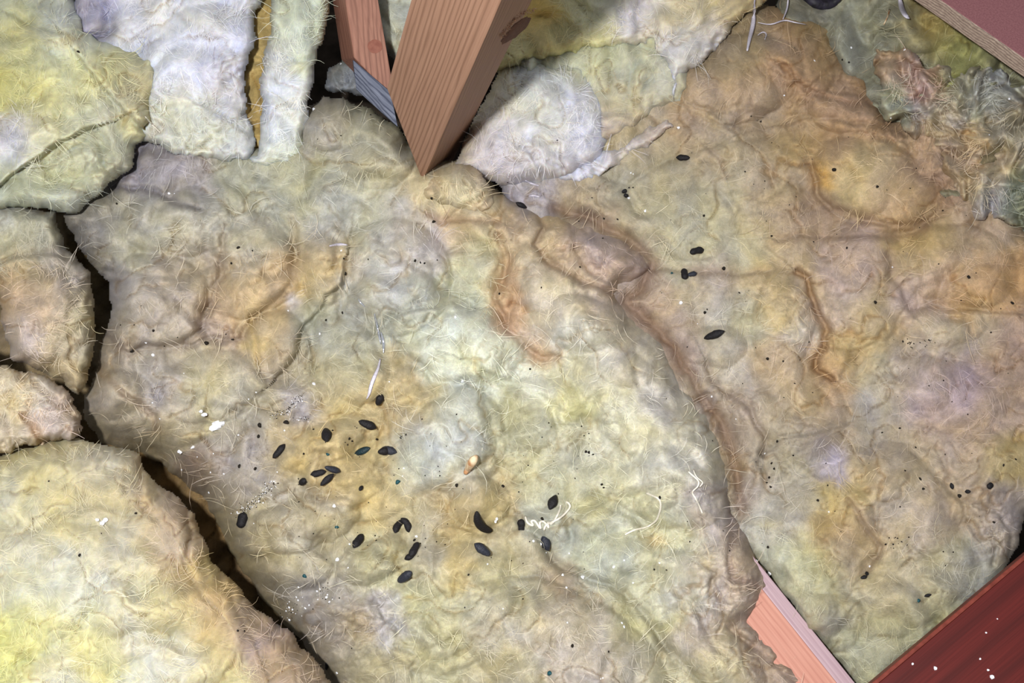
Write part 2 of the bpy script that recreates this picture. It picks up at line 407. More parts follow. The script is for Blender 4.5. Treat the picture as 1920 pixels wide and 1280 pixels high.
C_RIGHT = cols('''1010,360,a59ea6,32 1080,370,a9967a 1200,260,b3a07f 1160,330,a9a083 1250,330,aa9c7a 1300,230,af9374 1200,420,aea584 1260,400,b5ac88 1350,300,ac9875 1280,480,b3ab88 1350,250,a08f75
1400,190,ab8c6c 1470,120,ac8763 1400,100,97815f 1520,90,a27b4e 1530,180,a9835f 1560,60,8f7a50 1430,230,a48f74 1500,240,a08466 1600,220,a37e5a 1560,290,b08a5c 1490,270,b39358
1600,330,c7ae74 1545,325,d49a35,15 1650,340,c0a074 1700,380,bf9763 1740,340,ac8a6c 1450,340,aa9474 1360,360,b3a886 1400,420,b5a479 1390,470,bbb698 1330,440,b8b08e
1440,400,a98f6f 1500,420,a3876d 1480,480,b39a70 1560,500,ad9383 1620,480,a98e7c 1700,480,b99c68 1760,440,ba9a62 1820,440,b3977a 1780,520,bd9b78 1860,540,bd8f5c
1800,560,bf935a 1720,560,b59b8a 1420,530,b99b6a 1480,560,c6aa70 1340,530,ab917a 1340,570,b7b19a 1400,590,b9b69d 1500,620,c3b8ab,26 1460,600,cfb06a,24 1520,560,ba9f88
1580,580,b8a088 1640,600,b99f74 1600,650,bea164 1360,640,ab9f87 1280,620,a9967c 1340,700,ab9d8b 1360,690,b9b2a8 1440,680,b59b7a 1560,700,b58a5a 1500,720,b89d76
1480,780,ad997c 1560,780,ab9274 1640,700,a99e80 1700,720,b09a86 1760,700,a9929a 1800,720,ac93a0 1740,680,a79885 1860,700,a58872 1840,620,ae9a72 1780,620,bba98a
1880,640,ab8b78 1660,760,b0a898 1720,760,a68c84 1800,800,ad9280 1860,780,a98e7c 1880,860,b39a60 1420,760,b09e82 1450,830,a59677 1400,900,a5947f 1480,860,a39a85
1560,840,97887e 1640,800,8f8478 1700,830,a39076 1600,905,c6aa68,30 1565,876,aca4c6,19,1.6 1640,900,b39a72 1720,880,ae9a7a 1800,880,ac967c 1500,940,a79d8a 1440,980,b1ab9a
1560,960,b89f58 1560,1000,a8875e 1620,1000,a98d68 1660,960,b1a28f 1720,980,ab9a86 1780,940,a89072 1860,960,9c8c82 1880,1000,a19488 1460,1050,b3b394 1520,1060,b3ac76
1600,1060,a8946e 1680,1060,ac9c76 1760,1060,a69b78 1820,1080,9c9b8e 1500,1120,a9a586 1600,1120,a9a07e 1565,1165,8a8370,24 1700,1120,ab9a76 1740,1140,9d9a74
1600,1220,a2a080 1660,1200,a49c72 1700,1180,969472 1640,1260,979674 1270,660,9c8272 1250,600,a78e7c 1330,740,a89682 1380,800,a08c78 1190,500,b29a86 1150,430,a89078''')
C_SLAB = cols('''60,880,d9c98a 200,880,cfc29a 100,960,d8c88c 40,940,d5cfa8 190,920,cdbd8e 280,900,bdab8a 320,980,c4a67f 150,1020,d5cba0 60,1020,dcd3a8 250,1000,cdbf96
320,1040,cdb798 120,1090,e2e2cc 50,1100,dedbb6 170,1110,ebebd8 250,1110,dcd5a8 380,1060,ccaf62,22 350,1090,c9aa6e 420,1120,c9a467 300,1130,d8c987 60,1180,e5e088
140,1170,e8e3a4 20,1220,e4e07c 180,1220,e2d98c 250,1180,dcd5b8 330,1190,dfcf8f 400,1180,d2b378 300,1260,dedcc4 400,1250,d9cb8e 460,1160,b39678 500,1200,ab8f7c
540,1250,b09474 240,1060,d8cfb0 330,1240,e2dfcc 100,1250,e5dfb8 340,950,bfa07c 370,1000,c0a27e,25''')
C_LUMP = cols('''30,420,b8b7a8 90,430,a7a388 40,470,aaa484 60,510,b39a74 140,510,a39a92 40,560,c09c70 110,560,c3aa94 160,560,baa878 60,630,c2aea2 130,640,c5b494 40,660,bba898
100,690,c7ae84 150,650,a39a78 170,600,ccc08c,22''')
C_TORN = cols('''30,720,d8c39c 60,740,cdc2a8 90,770,e3cfc8 130,760,b89c7c 40,800,d8c3a0 80,800,c79c6e,18 110,810,d6c2b4 20,760,d9c598''')
C_YEL = cols('''30,20,b9bd9c 100,20,bcc0a8 140,40,c0c4b8 40,60,c9c07c 50,110,d2cc7e 100,130,dcdb9c 140,100,dfe4cc 30,160,d2cb70 170,130,d6cf7c 240,150,cfcb92 270,170,bcae8c
80,190,d8d084 150,200,d9d7a0 30,260,dcd6dc 100,240,d6d3a8 200,210,d3d2b8 260,240,cfc98c 60,300,d5d4b0 150,280,c8c9a0 100,330,c0c294 180,310,b5b794 40,350,bcc39e
140,350,b9bda8 220,300,a8a89a 30,380,aeb4a0''')
C_WHITE = cols('''180,45,a29db4,34 260,60,e0e0ee 340,40,e8eaf4 420,80,dadcf0 300,120,dee3f0 240,95,c5c8cc 360,150,dcdcee 440,160,d2d0de 340,210,dedcc0 400,230,dbdcae 330,250,dadbc0
430,200,c6c2cc 450,240,d0d4d8 380,280,ced4d4 300,280,c8ccc8''')
C_STRIP = cols('''540,30,d0d8b8 560,70,d3dab4 520,100,d8d8e0 560,110,cfd28f,25 520,150,dde3ea 550,180,e2e6ee 530,240,e0e6ee 520,280,d8dede 560,290,d0d4a0 470,100,d8cf98''')
C_CLUMP = cols('''930,180,d8c898,40 890,260,d8c49c,30 1000,150,d6d8d4 1050,120,ccccb0 1080,200,dddce6 1000,200,d3d5c8 950,240,dcd6d8 1100,250,dcdcea 1000,260,dddfe0 950,290,cfc8cf 1050,300,cfccd6 1120,300,d2cfde
930,310,c5bcc4 1000,330,b9b4b8''')  # first two blobs paint the post's golden shadow onto the white wool
C_UPPER = cols('''1000,40,d4a640 1060,50,d0c480 1120,30,d8d2a0 1140,70,d3cc90 1180,40,dcd4dc 1240,50,d6cab0 1300,20,d3c08c 1270,90,dcdce6 1330,80,cfc3b4 1390,30,ccb27a
1290,130,c9c8d0 980,90,cfc480 1275,165,d2d2da''')  # first blob: yellow wool deepened to the gold of the post's shadow
C_SECOND = cols('''1100,110,c6c8a4 1180,130,bfbf9a 1160,190,c0b58c 1230,160,c2bda0 1040,110,ccccb0 1160,250,bfa99a''')
C_BACK = cols('''1480,60,90907c 1600,20,9a9a80 1660,60,98967a 1740,50,a5904a 1820,100,9a9a50 1700,100,928f74 1640,90,8a8a74 1880,140,8c8a66 1500,20,66604e 1900,300,7a6c48 1900,420,7f846c 1910,480,7a7e68''')
C_TUFT = cols('''1660,110,a5886c 1720,150,bd9c8c 1680,180,9c9e8c 1660,210,a0a690 1800,160,948f78 1850,180,a3a496 1760,210,b3a590 1880,240,968c74 1840,280,b89c74 1870,320,b5a48a 1840,380,aca49a 1740,250,a8916e 1780,300,a88e72 1800,350,ab9474
1910,360,7f846c 1700,140,b08a70,18 1740,170,a88474,18''')

WOOLS = [
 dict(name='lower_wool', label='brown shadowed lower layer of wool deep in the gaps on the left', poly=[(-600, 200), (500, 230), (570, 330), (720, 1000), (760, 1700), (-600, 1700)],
      z0=-260, cols=cols('0,500,8a7450,200 300,900,7c5f36,120 450,1050,80623a,100 550,1200,74603e,100 150,500,7a663e,60'), lump=(16, 80), mid=(6, 30), seed=3, fibres=500, step=4),  # brown wool darkened further so the gaps look shaded
 dict(name='backing_wool', label='pale yellow wool seen in the narrow wedge between the two timbers', poly=[(655, -300), (1010, -300), (1010, 140), (760, 120), (700, 90)],
      z0=-35, cols=cols('730,20,cdd2b8,60 760,60,d2d4c4,60 900,60,cfc480,80'), seed=4, fibres=400, step=3),
 dict(name='insulation_batt', label='greenish dark batt lying lowest behind the rag of tufts, under the pink board', poly=[(1440, -300), (2500, -300), (2500, 760), (1890, 520), (1640, 260), (1540, 90), (1450, 30)],
      z0=-26, gain=1.12, cols=C_BACK, lump=(18, 70), mid=(8, 28), seed=5, fibres=2000, domes=[(1740, 50, 80, 50, 20, 18), (1820, 100, 70, 45, 20, 22)]),
 dict(name='insulation_blanket', label='orange-brown stained wool blanket filling the right side between joist and red board',
      poly=[(990, 300), (1130, 240), (1170, 150), (1400, 0), (1500, 20), (1545, 40), (1562, 62), (1590, 105), (1640, 180), (1665, 222), (1740, 225), (1850, 330), (1900, 380), (1925, 430), (2500, 640), (2500, 900), (1990, 900),
            (1925, 960), (1912, 1010), (1885, 1070), (1860, 1100), (1780, 1180), (1672, 1272), (1640, 1340), (1450, 1090), (1405, 1040), (1250, 850), (1000, 500), (930, 340)],
      z0=0, gain=1.12, cols=C_RIGHT, crum=[(1860, 985, 60, 5), (1480, 590, 70, 5), (1660, 230, 50, 6), (1500, 870, 60, 4), (1720, 260, 60, 6), (1330, 220, 60, 5), (1420, 400, 50, 4), (1580, 120, 60, 6), (1780, 330, 60, 5)],
      seed=6, fibres=9000, edge=(38, 80), lump=(11, 120), mid=(6, 42),
      domes=[(1640, 345, 125, 85, -28, 30), (1390, 150, 120, 80, 20, 30), (1490, 110, 90, 60, -50, 20), (1585, 215, 80, 40, -15, 18), (1420, 340, 110, 80, 0, 12), (1620, 540, 100, 130, 10, 18),
             (1800, 500, 110, 80, -10, 18), (1470, 600, 60, 100, -10, 20), (1770, 610, 80, 40, 0, 12), (1760, 740, 120, 70, -15, 16), (1480, 780, 110, 100, 0, 14), (1680, 940, 130, 110, -20, 20),
             (1540, 1000, 110, 110, 20, 16), (1700, 1100, 140, 80, 30, 14), (1300, 420, 80, 70, 0, 10), (1350, 260, 80, 50, 10, 12), (1340, 650, 60, 40, 0, 12), (1520, 1150, 100, 90, 0, 12), (1850, 880, 90, 90, 0, 12)],
      creases=[([(1040, 392), (1110, 412), (1180, 450), (1226, 490), (1200, 545), (1170, 565), (1225, 612), (1262, 655), (1292, 700), (1318, 745), (1350, 790), (1368, 832), (1378, 880), (1385, 930), (1392, 965)], 20, 15, 0, 1, ('80583c', .55, 13)), ([(1552, 62), (1563, 89), (1587, 107)], 10, 5), ([(1466, 120), (1480, 131), (1494, 151), (1514, 167), (1556, 182), (1590, 193), (1630, 190), (1655, 206), (1659, 223)], 9, 7, -8, 30, ('8a6248', .35, 10)),  # first crease: brown tone deepened to stand for shade along the fold
               ([(1552, 141), (1530, 155), (1514, 167)], 8, 5), ([(1466, 234), (1500, 226), (1528, 223), (1590, 227), (1640, 240)], 6, 6, 7, 25),
               ([(1521, 309), (1526, 340), (1532, 364), (1559, 388), (1604, 406), (1672, 426), (1741, 419), (1776, 375), (1760, 340), (1721, 323)], 8, 7, 0, 1, ('9a7458', .4, 14)),
               ([(1456, 447), (1500, 444), (1560, 446), (1604, 441), (1690, 447), (1734, 423)], 6, 7, 6, 25, ('98755c', .35, 10)),
               ([(1497, 508), (1513, 520), (1518, 547), (1535, 582), (1552, 616), (1545, 647), (1531, 674), (1535, 692), (1559, 709)], 20, 6, -12, 30, ('b88248', .5, 8)),
               ([(1666, 472), (1672, 516), (1690, 550), (1697, 568), (1707, 582)], 7, 9, 7, 35, ('a08070', .3, 14)),
               ([(1721, 580), (1770, 578), (1810, 582), (1860, 583), (1913, 588)], 5, 6, 8, 20), ([(1790, 592), (1810, 595), (1822, 605), (1828, 622)], 8, 6, -8, 18, ('b88a50', .4, 10)),
               ([(1322, 685), (1336, 719), (1373, 740), (1397, 757), (1408, 781), (1432, 819), (1430, 850)], 10, 8, 10, 30, ('8a6a55', .35, 10)),
               ([(1428, 850), (1425, 870), (1432, 895)], 12, 6), ([(1432, 850), (1470, 822), (1530, 810), (1590, 795)], 7, 8, 6, 30, ('7d736a', .3, 16)),
               ([(1590, 936), (1614, 971), (1635, 1000), (1652, 1022), (1645, 1043), (1621, 1074)], 8, 7, -9, 30, ('9a7660', .35, 8)),
               ([(1219, 505), (1260, 505), (1330, 512), (1400, 512), (1440, 512)], 6, 7, 6, 22, ('98755c', .3, 9)),
               ([(1130, 330), (1180, 350), (1240, 310), (1300, 285), (1370, 262)], 7, 8, 6, 30), ([(1170, 360), (1190, 395), (1215, 405)], 10, 6),
               ([(1330, 280), (1352, 300), (1361, 330)], 5, 6, 6, 18, ('9c7a66', .3, 8)), ([(1300, 200), (1340, 215), (1365, 238)], 6, 6, 6, 18),
               ([(1450, 740), (1500, 700), (1530, 690)], 4, 8), ([(1690, 590), (1660, 640), (1600, 660), (1580, 700)], 5, 9, 5, 25), ([(1720, 860), (1760, 900), (1800, 940), (1830, 1000)], 5, 9, 6, 30),
               ([(1830, 950), (1870, 965), (1895, 1000), (1890, 1040)], 9, 7, 8, 20), ([(1850, 1000), (1870, 1020), (1860, 1060)], 8, 6)]),
 dict(name='insulation_batt', label='ragged grey-brown rag of torn wool tufts along the upper right edge', poly=[(1638, 100), (1700, 82), (1745, 120), (1800, 128), (1850, 120), (1900, 150), (2000, 220), (2000, 470), (1925, 440), (1890, 425), (1860, 420), (1830, 400), (1800, 370), (1775, 320), (1745, 270), (1700, 250), (1655, 215), (1640, 180)],
      z0=10, gain=1.3, cols=C_TUFT, seed=7, fibres=2600, rag=(14, 30), lump=(30, 48), mid=(16, 20), fineamp=3, edge=(14, 60), blobr=26, grain=.16, step=2.2),
 dict(name='insulation_blanket', label='yellow-grey blanket with most droppings, draped over the joist down the middle',
      poly=[(250, 240), (500, 260), (560, 215), (588, 192), (610, 178), (650, 182), (690, 203), (735, 228), (800, 300), (870, 300), (930, 345), (960, 372), (1005, 388), (1050, 395), (1110, 415), (1142, 432), (1180, 452), (1219, 480), (1223, 508),
            (1190, 535), (1162, 560), (1215, 610), (1252, 648), (1280, 695), (1308, 742), (1338, 785), (1356, 830), (1366, 880), (1376, 925), (1380, 965), (1402, 1000), (1425, 1045), (1437, 1082), (1448, 1100), (1425, 1130), (1410, 1160), (1452, 1196), (1480, 1228), (1520, 1272), (1570, 1340), (1900, 1750),
            (600, 1750), (632, 1320), (604, 1278), (577, 1232), (550, 1192), (518, 1158), (484, 1112), (452, 1066), (424, 1022), (404, 972), (380, 938), (340, 902), (300, 868), (235, 845), (185, 836), (162, 790), (158, 745), (188, 690), (192, 640), (212, 580), (205, 530), (170, 490), (138, 450), (118, 405), (140, 380), (200, 345)],
      z0=30, gain=1.1, cols=C_CENTRE, ridges=[([(850, 330), (1010, 530), (1190, 760), (1330, 960), (1420, 1120)], 48, 80)], seed=8, fibres=13000, edge=(46, 190), lump=(12, 85), mid=(6, 34), power=0.5,
      crum=[(1370, 1090, 80, 7), (715, 1180, 70, 7), (620, 1180, 60, 4), (1090, 440, 80, 4), (970, 350, 60, 4), (1330, 930, 50, 5), (640, 560, 40, 3), (1400, 1230, 70, 4), (1000, 640, 50, 4)],
      domes=[(330, 420, 110, 60, 0, 26), (290, 565, 100, 95, 10, 34), (470, 455, 80, 60, 0, 20), (480, 540, 95, 50, 20, 22), (610, 500, 45, 80, -10, 22), (520, 640, 60, 60, 0, 20), (400, 725, 100, 70, 10, 20), (230, 750, 60, 60, -40, 22),
             (330, 790, 70, 45, -10, 14), (620, 235, 60, 50, 0, 22), (715, 280, 70, 80, -30, 26), (740, 520, 110, 110, 0, 28), (860, 640, 130, 80, -15, 26), (1080, 560, 110, 90, -40, 24), (1020, 440, 60, 45, 0, 16),
             (1130, 640, 120, 60, -40, 18), (1150, 480, 80, 45, -35, 24), (850, 820, 100, 105, 15, 30), (1010, 800, 90, 100, -20, 16), (1190, 760, 140, 80, -45, 22), (1290, 880, 90, 120, 0, 22), (1200, 900, 90, 70, 0, 12),
             (900, 940, 62, 48, 0, 24), (600, 835, 90, 40, 20, 16), (640, 900, 80, 50, 0, 14), (560, 985, 120, 50, 15, 28), (540, 1060, 90, 50, 0, 18), (700, 1050, 75, 40, 20, 20), (850, 1075, 110, 60, 0, 18), (1060, 1230, 220, 120, -30, 40),
             (840, 1190, 110, 70, 20, 16), (960, 1000, 80, 50, 0, 8), (1330, 1090, 90, 110, -30, 22), (1340, 1230, 120, 60, -40, 22), (1130, 1000, 110, 60, -30, 10), (690, 940, 90, 40, 10, 10), (670, 690, 60, 70, 0, 12), (770, 740, 50, 60, -20, 12)],
      creases=[([(150, 835), (215, 838), (285, 862), (330, 912), (378, 962), (405, 1030), (455, 1100), (505, 1162), (560, 1225), (610, 1300), (660, 1400)], 95, 62, 0, 1, ('8a6c38', .6, 50)), ([(930, 440), (958, 480), (945, 520), (930, 560), (945, 592), (960, 620), (985, 645), (1010, 665), (1050, 668)], 12, 8, -10, 25, ('b88860', .4, 9)),  # first crease: tan wool browned further to paint shade in the gap
               ([(1005, 395), (1018, 427), (998, 458), (1029, 492), (1060, 516), (1111, 533), (1152, 554)], 15, 7, 10, 30, ('a07450', .4, 9)),
               ([(1162, 470), (1190, 500), (1160, 530)], 6, 8), ([(1080, 470), (1110, 500), (1160, 540)], 6, 9, 5, 20),
               ([(745, 470), (760, 485), (785, 502), (812, 520), (850, 555), (884, 568)], 9, 7), ([(846, 470), (870, 458), (895, 452)], 8, 6),
               ([(712, 618), (735, 598), (774, 582), (836, 571), (884, 576)], 9, 8, 10, 30, ('9fa088', .3, 14)),
               ([(870, 675), (901, 690), (940, 708), (974, 726), (1018, 747), (1073, 778), (1130, 792)], 7, 9, -8, 28), ([(903, 700), (908, 750), (926, 822), (932, 865)], 9, 8, 5, 25),
               ([(864, 726), (835, 742), (802, 753), (767, 798), (750, 825)], 9, 8, -6, 25), ([(752, 645), (775, 672), (800, 692), (816, 719), (812, 745)], 8, 8, -8, 25),
               ([(418, 440), (416, 470), (412, 516), (399, 558), (382, 585), (375, 612), (350, 640)], 11, 8, 4, 25, ('96806c', .4, 10)),
               ([(550, 410), (553, 440), (552, 496), (547, 533), (516, 564), (474, 599), (457, 626)], 9, 8, 0, 1, ('a08058', .35, 10)),
               ([(650, 482), (643, 533), (608, 554), (595, 588), (567, 612), (560, 640), (550, 674), (516, 708)], 9, 7, 14, 35), ([(200, 508), (260, 514), (323, 520), (380, 510), (409, 499)], 7, 8, 5, 25),
               ([(470, 600), (478, 640), (486, 680)], 6, 6, 5, 14, ('d0a850', .4, 8)),
               ([(192, 626), (223, 647), (245, 660), (275, 647), (302, 650), (357, 647), (388, 633), (454, 633)], 11, 7, -8, 25, ('8a7470', .35, 10)),
               ([(179, 674), (190, 695), (203, 716), (235, 735), (261, 753), (292, 784), (296, 810)], 12, 6, -6, 25, ('a07850', .4, 10)),
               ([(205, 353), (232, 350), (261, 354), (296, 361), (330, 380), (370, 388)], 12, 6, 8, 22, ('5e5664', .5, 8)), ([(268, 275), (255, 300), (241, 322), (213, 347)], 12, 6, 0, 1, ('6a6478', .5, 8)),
               ([(322, 370), (350, 352), (370, 345)], 6, 6), ([(1020, 1030), (1029, 1043), (1056, 1063), (1090, 1080), (1122, 1094), (1170, 1115), (1211, 1153), (1232, 1197), (1283, 1246), (1320, 1300)], 14, 9, 8, 35, ('8a806c', .35, 12)),
               ([(785, 1290), (785, 1235), (800, 1215), (836, 1204), (891, 1166), (910, 1140)], 7, 9, -5, 30), ([(836, 1012), (820, 1000), (822, 990), (850, 988), (885, 990)], 6, 6, 6, 18),
               ([(945, 915), (960, 950), (948, 985), (900, 1004), (880, 996)], 7, 8, -5, 20), ([(745, 1040), (700, 1070), (640, 1060), (600, 1040)], 5, 9, -6, 30),
               ([(700, 1110), (715, 1150), (740, 1175), (745, 1210), (770, 1225)], 9, 8, 6, 20), ([(735, 1215), (760, 1200), (790, 1205)], 6, 6), ([(590, 1110), (640, 1130), (690, 1160)], 7, 8),
               ([(1315, 1060), (1345, 1075), (1330, 1090)], 8, 6, 6, 20, ('a5803f', .3, 8)), ([(1330, 1090), (1345, 1120), (1340, 1150)], 8, 6, 5, 14),
               ([(1375, 960), (1372, 1000), (1368, 1040), (1375, 1080), (1420, 1105)], 11, 7, 4, 25, ('8a6a5a', .45, 8)), ([(1290, 925), (1330, 912), (1362, 925), (1376, 960)], 10, 7, 7, 20, ('8a706a', .35, 8)),
               ([(1370, 1165), (1390, 1190), (1430, 1220), (1470, 1260), (1520, 1300)], 10, 8, -7, 25, ('a07a60', .4, 10)), ([(1325, 1180), (1345, 1215), (1370, 1240)], 7, 7), ([(800, 400), (830, 415), (880, 412), (930, 418)], 8, 7, 6, 25, ('9a6a48', .4, 8)),
               ([(520, 795), (555, 785), (600, 790)], 5, 7, 6, 20), ([(470, 800), (440, 830), (425, 860)], 6, 9), ([(480, 905), (520, 935), (580, 925), (650, 905)], 5, 9, 5, 25), ([(680, 420), (660, 480), (655, 560), (700, 620), (720, 680)], 8, 12),
               ([(1270, 930), (1290, 990), (1260, 1060), (1230, 1100)], 5, 9, 5, 25)]),
 dict(name='wool_fold', label='small cream fold of wool bunched at the pointed foot of the large post', poly=[(793, 345), (803, 327), (825, 316), (850, 309), (880, 312), (905, 325), (922, 355), (930, 392), (905, 402), (860, 395), (825, 388), (800, 372)],
      z0=92, cols=cols('830,350,cdba8c,25 880,360,d6c898,25 900,330,c7ac84,25 900,390,cfb48a,20 810,340,c8a878,15'), seed=9, fibres=350, edge=(26, 50), lump=(6, 40), mid=(4, 18), step=2, domes=[(870, 350, 60, 50, 0, 14)]),
 dict(name='grey_wool_scrap', label='small dusty bluish grey wool scrap deep in the dark hole left of the timbers', poly=[(607, 165), (618, 130), (640, 108), (690, 120), (700, 180), (660, 178), (630, 174)],
      z0=-55, cols=cols('640,140,7d8388,40 670,160,8d9296,30'), seed=10, fibres=250, edge=(12, 60), lump=(8, 30), mid=(4, 15), step=2),
 dict(name='lower_wool', label='wool coloured golden brown for shade, in the slit between the white batt and its strip', poly=[(420, -200), (560, -200), (560, 290), (430, 290)],
      z0=18, cols=cols('470,100,c4a254,60 470,220,bc9a50,60'), seed=21, fibres=100, edge=(14, 60), lump=(5, 40), mid=(3, 20)),  # golden colour painted in for the shaded recess
 dict(name='insulation_batt', label='white and yellow-green strip of batt standing beside the narrow brace', poly=[(516, -300), (640, -300), (630, -60), (618, 10), (612, 45), (602, 80), (590, 125), (584, 165), (580, 215), (574, 250), (570, 280), (572, 300), (540, 308), (500, 314), (470, 310), (466, 298), (482, 290), (493, 245), (489, 200), (484, 150), (492, 105), (506, 60), (508, 0)],
      z0=72, cols=C_STRIP, seed=11, fibres=2200, edge=(20, 70), lump=(7, 75), mid=(4, 30), mat='W', domes=[(540, 60, 50, 90, 0, 12)], creases=[([(500, 100), (540, 110), (590, 118)], 6, 6), ([(490, 280), (530, 290), (570, 285)], 4, 5)]),
 dict(name='insulation_batt', label='bright white fluffy batt at the top, between yellow chunk and strip', poly=[(140, -300), (520, -300), (500, -20), (478, 35), (480, 70), (484, 88), (463, 113), (459, 137), (460, 165), (461, 193), (473, 235), (478, 285), (470, 305), (420, 303), (361, 294), (320, 285), (290, 272), (240, 260), (200, 150), (140, 60)],
      z0=100, cols=C_WHITE, seed=12, fibres=4200, edge=(20, 70), lump=(9, 85), mid=(5, 30), mat='W', tilt=(0, 0, -9, 0), domes=[(380, 110, 120, 100, 20, 16), (370, 235, 90, 40, 20, 8)], rag=(7, 22),
      creases=[([(300, 170), (340, 180), (400, 210), (450, 245)], 5, 8, 7, 20), ([(205, 60), (205, 40), (190, 10)], 12, 8), ([(160, 70), (190, 66), (212, 58)], 12, 8, 0, 1, ('7d7890', .5, 8))]),
 dict(name='insulation_batt', label='big yellow and white torn chunk in the upper left corner', poly=[(-600, -300), (120, -300), (140, -40), (150, 30), (155, 62), (200, 76), (240, 88), (285, 112), (306, 140), (301, 158), (286, 188), (283, 205), (291, 225), (272, 240), (285, 258), (258, 272), (245, 320), (205, 345), (152, 396), (110, 398), (60, 387), (0, 392), (-600, 430)],
      z0=112, gain=0.93, cols=C_YEL, seed=13, fibres=4500, edge=(34, 90), lump=(13, 110), mid=(6, 36), mat='W', tilt=(0, 0, -5, 200), domes=[(100, 130, 140, 90, 0, 14), (60, 250, 130, 60, 20, 12)],
      creases=[([(140, 95), (180, 150), (215, 195), (262, 235)], 8, 7, -24, 45), ([(0, 345), (50, 305), (100, 275), (150, 245), (180, 235)], 3, 6, -24, 50), ([(20, 30), (60, 50), (100, 62), (150, 66)], 9, 8, 8, 25), ([(240, 150), (262, 185), (285, 190)], 6, 8)]),
 dict(name='insulation_batt', label='beige-green batt layer peeping out under the upper white batt, right of the post', poly=[(930, 60), (1000, 95), (1100, 60), (1300, 20), (1310, 120), (1275, 192), (1230, 205), (1170, 250), (1140, 262), (1100, 300), (1000, 200)],
      z0=34, cols=C_SECOND, seed=14, fibres=1500, edge=(24, 60), lump=(8, 60), mid=(6, 26), mat='W'),
 dict(name='wool_clump', label='rounded white fluffy clump just right of the large post', poly=[(850, 318), (862, 280), (900, 200), (940, 120), (985, 100), (1040, 108), (1100, 120), (1130, 165), (1140, 205), (1144, 250), (1132, 285), (1112, 312), (1065, 335), (1010, 345), (965, 352), (930, 345), (890, 330)],
      z0=44, cols=C_CLUMP, seed=15, fibres=2600, edge=(40, 75), lump=(7, 70), mid=(5, 26), mat='W', domes=[(1010, 230, 130, 110, 0, 16)],
      creases=[([(965, 270), (1000, 290), (1018, 320), (1022, 345)], 8, 6, 7, 20), ([(1030, 300), (1070, 330), (1120, 300)], 5, 6, -6, 16)]),
 dict(name='wool_curl', label='white curl of wool trailing rightwards from under the rounded clump', poly=[(990, 322), (1050, 338), (1110, 336), (1150, 312), (1195, 285), (1262, 238), (1250, 222), (1195, 256), (1150, 282), (1100, 300), (1030, 305)],
      z0=26, cols=cols('1030,330,c8c4cc,30 1110,320,dcdae2,30 1180,280,d2c6c4,30 1240,240,ccb8ae,30'), seed=22, fibres=900, edge=(16, 30), lump=(5, 40), mid=(4, 18), mat='W', step=2, rag=(6, 20)),
 dict(name='insulation_batt', label='long yellow and white batt across the top, right of the large post', poly=[(890, -300), (1470, -300), (1452, -10), (1425, 10), (1411, 18), (1373, 54), (1339, 101), (1296, 131), (1278, 146), (1268, 192), (1258, 160), (1240, 110), (1222, 80), (1179, 88), (1075, 101), (1007, 114), (940, 135), (900, 120)],
      z0=74, cols=C_UPPER, seed=16, fibres=3200, edge=(26, 75), lump=(9, 70), mid=(7, 28), mat='W', rag=(8, 22), creases=[([(1200, -20), (1190, 30), (1215, 80)], 6, 8, 6, 25), ([(1300, 60), (1330, 40), (1400, 0)], 7, 7, 5, 20)]),
 dict(name='insulation_chunk', label='pinkish tan lump of wool left of the dark crack, at the left edge', poly=[(-500, 370), (0, 378), (60, 388), (104, 396), (112, 425), (122, 462), (150, 492), (168, 510), (172, 545), (180, 590), (182, 630), (176, 672), (165, 712), (148, 745), (112, 712), (60, 690), (22, 672), (8, 640), (4, 600), (-4, 560), (-30, 520), (-500, 520)],
      z0=62, gain=1.05, cols=C_LUMP, seed=17, fibres=1700, edge=(32, 110), lump=(12, 80), mid=(6, 30), domes=[(90, 590, 90, 90, 0, 26)], step=2.4,
      creases=[([(0, 492), (34, 478), (69, 472), (110, 478), (160, 500)], 9, 7, 8, 25, ('857862', .35, 9)), ([(170, 560), (165, 610), (120, 640), (95, 700)], 6, 8, 0, 1), ([(140, 400), (110, 430)], 4, 8)]),
 dict(name='insulation_chunk', label='torn cream and pinkish chunk at the left edge, above the big front slab', poly=[(-500, 600), (-20, 640), (0, 684), (35, 694), (75, 697), (108, 716), (135, 748), (152, 775), (160, 800), (135, 822), (95, 832), (50, 838), (0, 848), (-500, 900)],
      z0=96, cols=C_TORN, seed=18, fibres=1200, edge=(22, 110), lump=(10, 60), mid=(8, 26), step=2.4, rag=(8, 20),
      creases=[([(40, 780), (62, 800), (75, 830)], 12, 6, 6, 18, ('c08850', .5, 9)), ([(60, 710), (90, 745), (120, 770), (150, 790)], 10, 6, 6, 18, ('9a7c58', .4, 8)), ([(0, 745), (30, 735), (60, 742)], 5, 6)]),
 dict(name='insulation_slab', label='largest slab, cream and bright yellow, filling the lower left corner', poly=[(-600, 870), (0, 852), (45, 840), (95, 828), (130, 820), (180, 832), (225, 838), (260, 846), (274, 880), (298, 905), (340, 935), (365, 965), (378, 1002), (388, 1025), (396, 1052), (420, 1072), (452, 1102), (490, 1152), (520, 1170), (548, 1184), (580, 1228), (630, 1288), (710, 1400), (960, 1800), (-600, 1800)],
      z0=118, gain=0.82, cols=C_SLAB, seed=19, fibres=7000, edge=(70, 150), lump=(13, 120), mid=(5, 40), mat='W', power=0.55, domes=[(150, 1120, 200, 140, 0, 18)],
      creases=[([(262, 860), (268, 919), (264, 945), (290, 970)], 7, 8, -5, 20, ('b8966c', .4, 9)), ([(345, 1050), (362, 1085), (392, 1120), (412, 1150)], 8, 8, -6, 22), ([(305, 1130), (345, 1110), (385, 1085)], 5, 9, 5, 20),
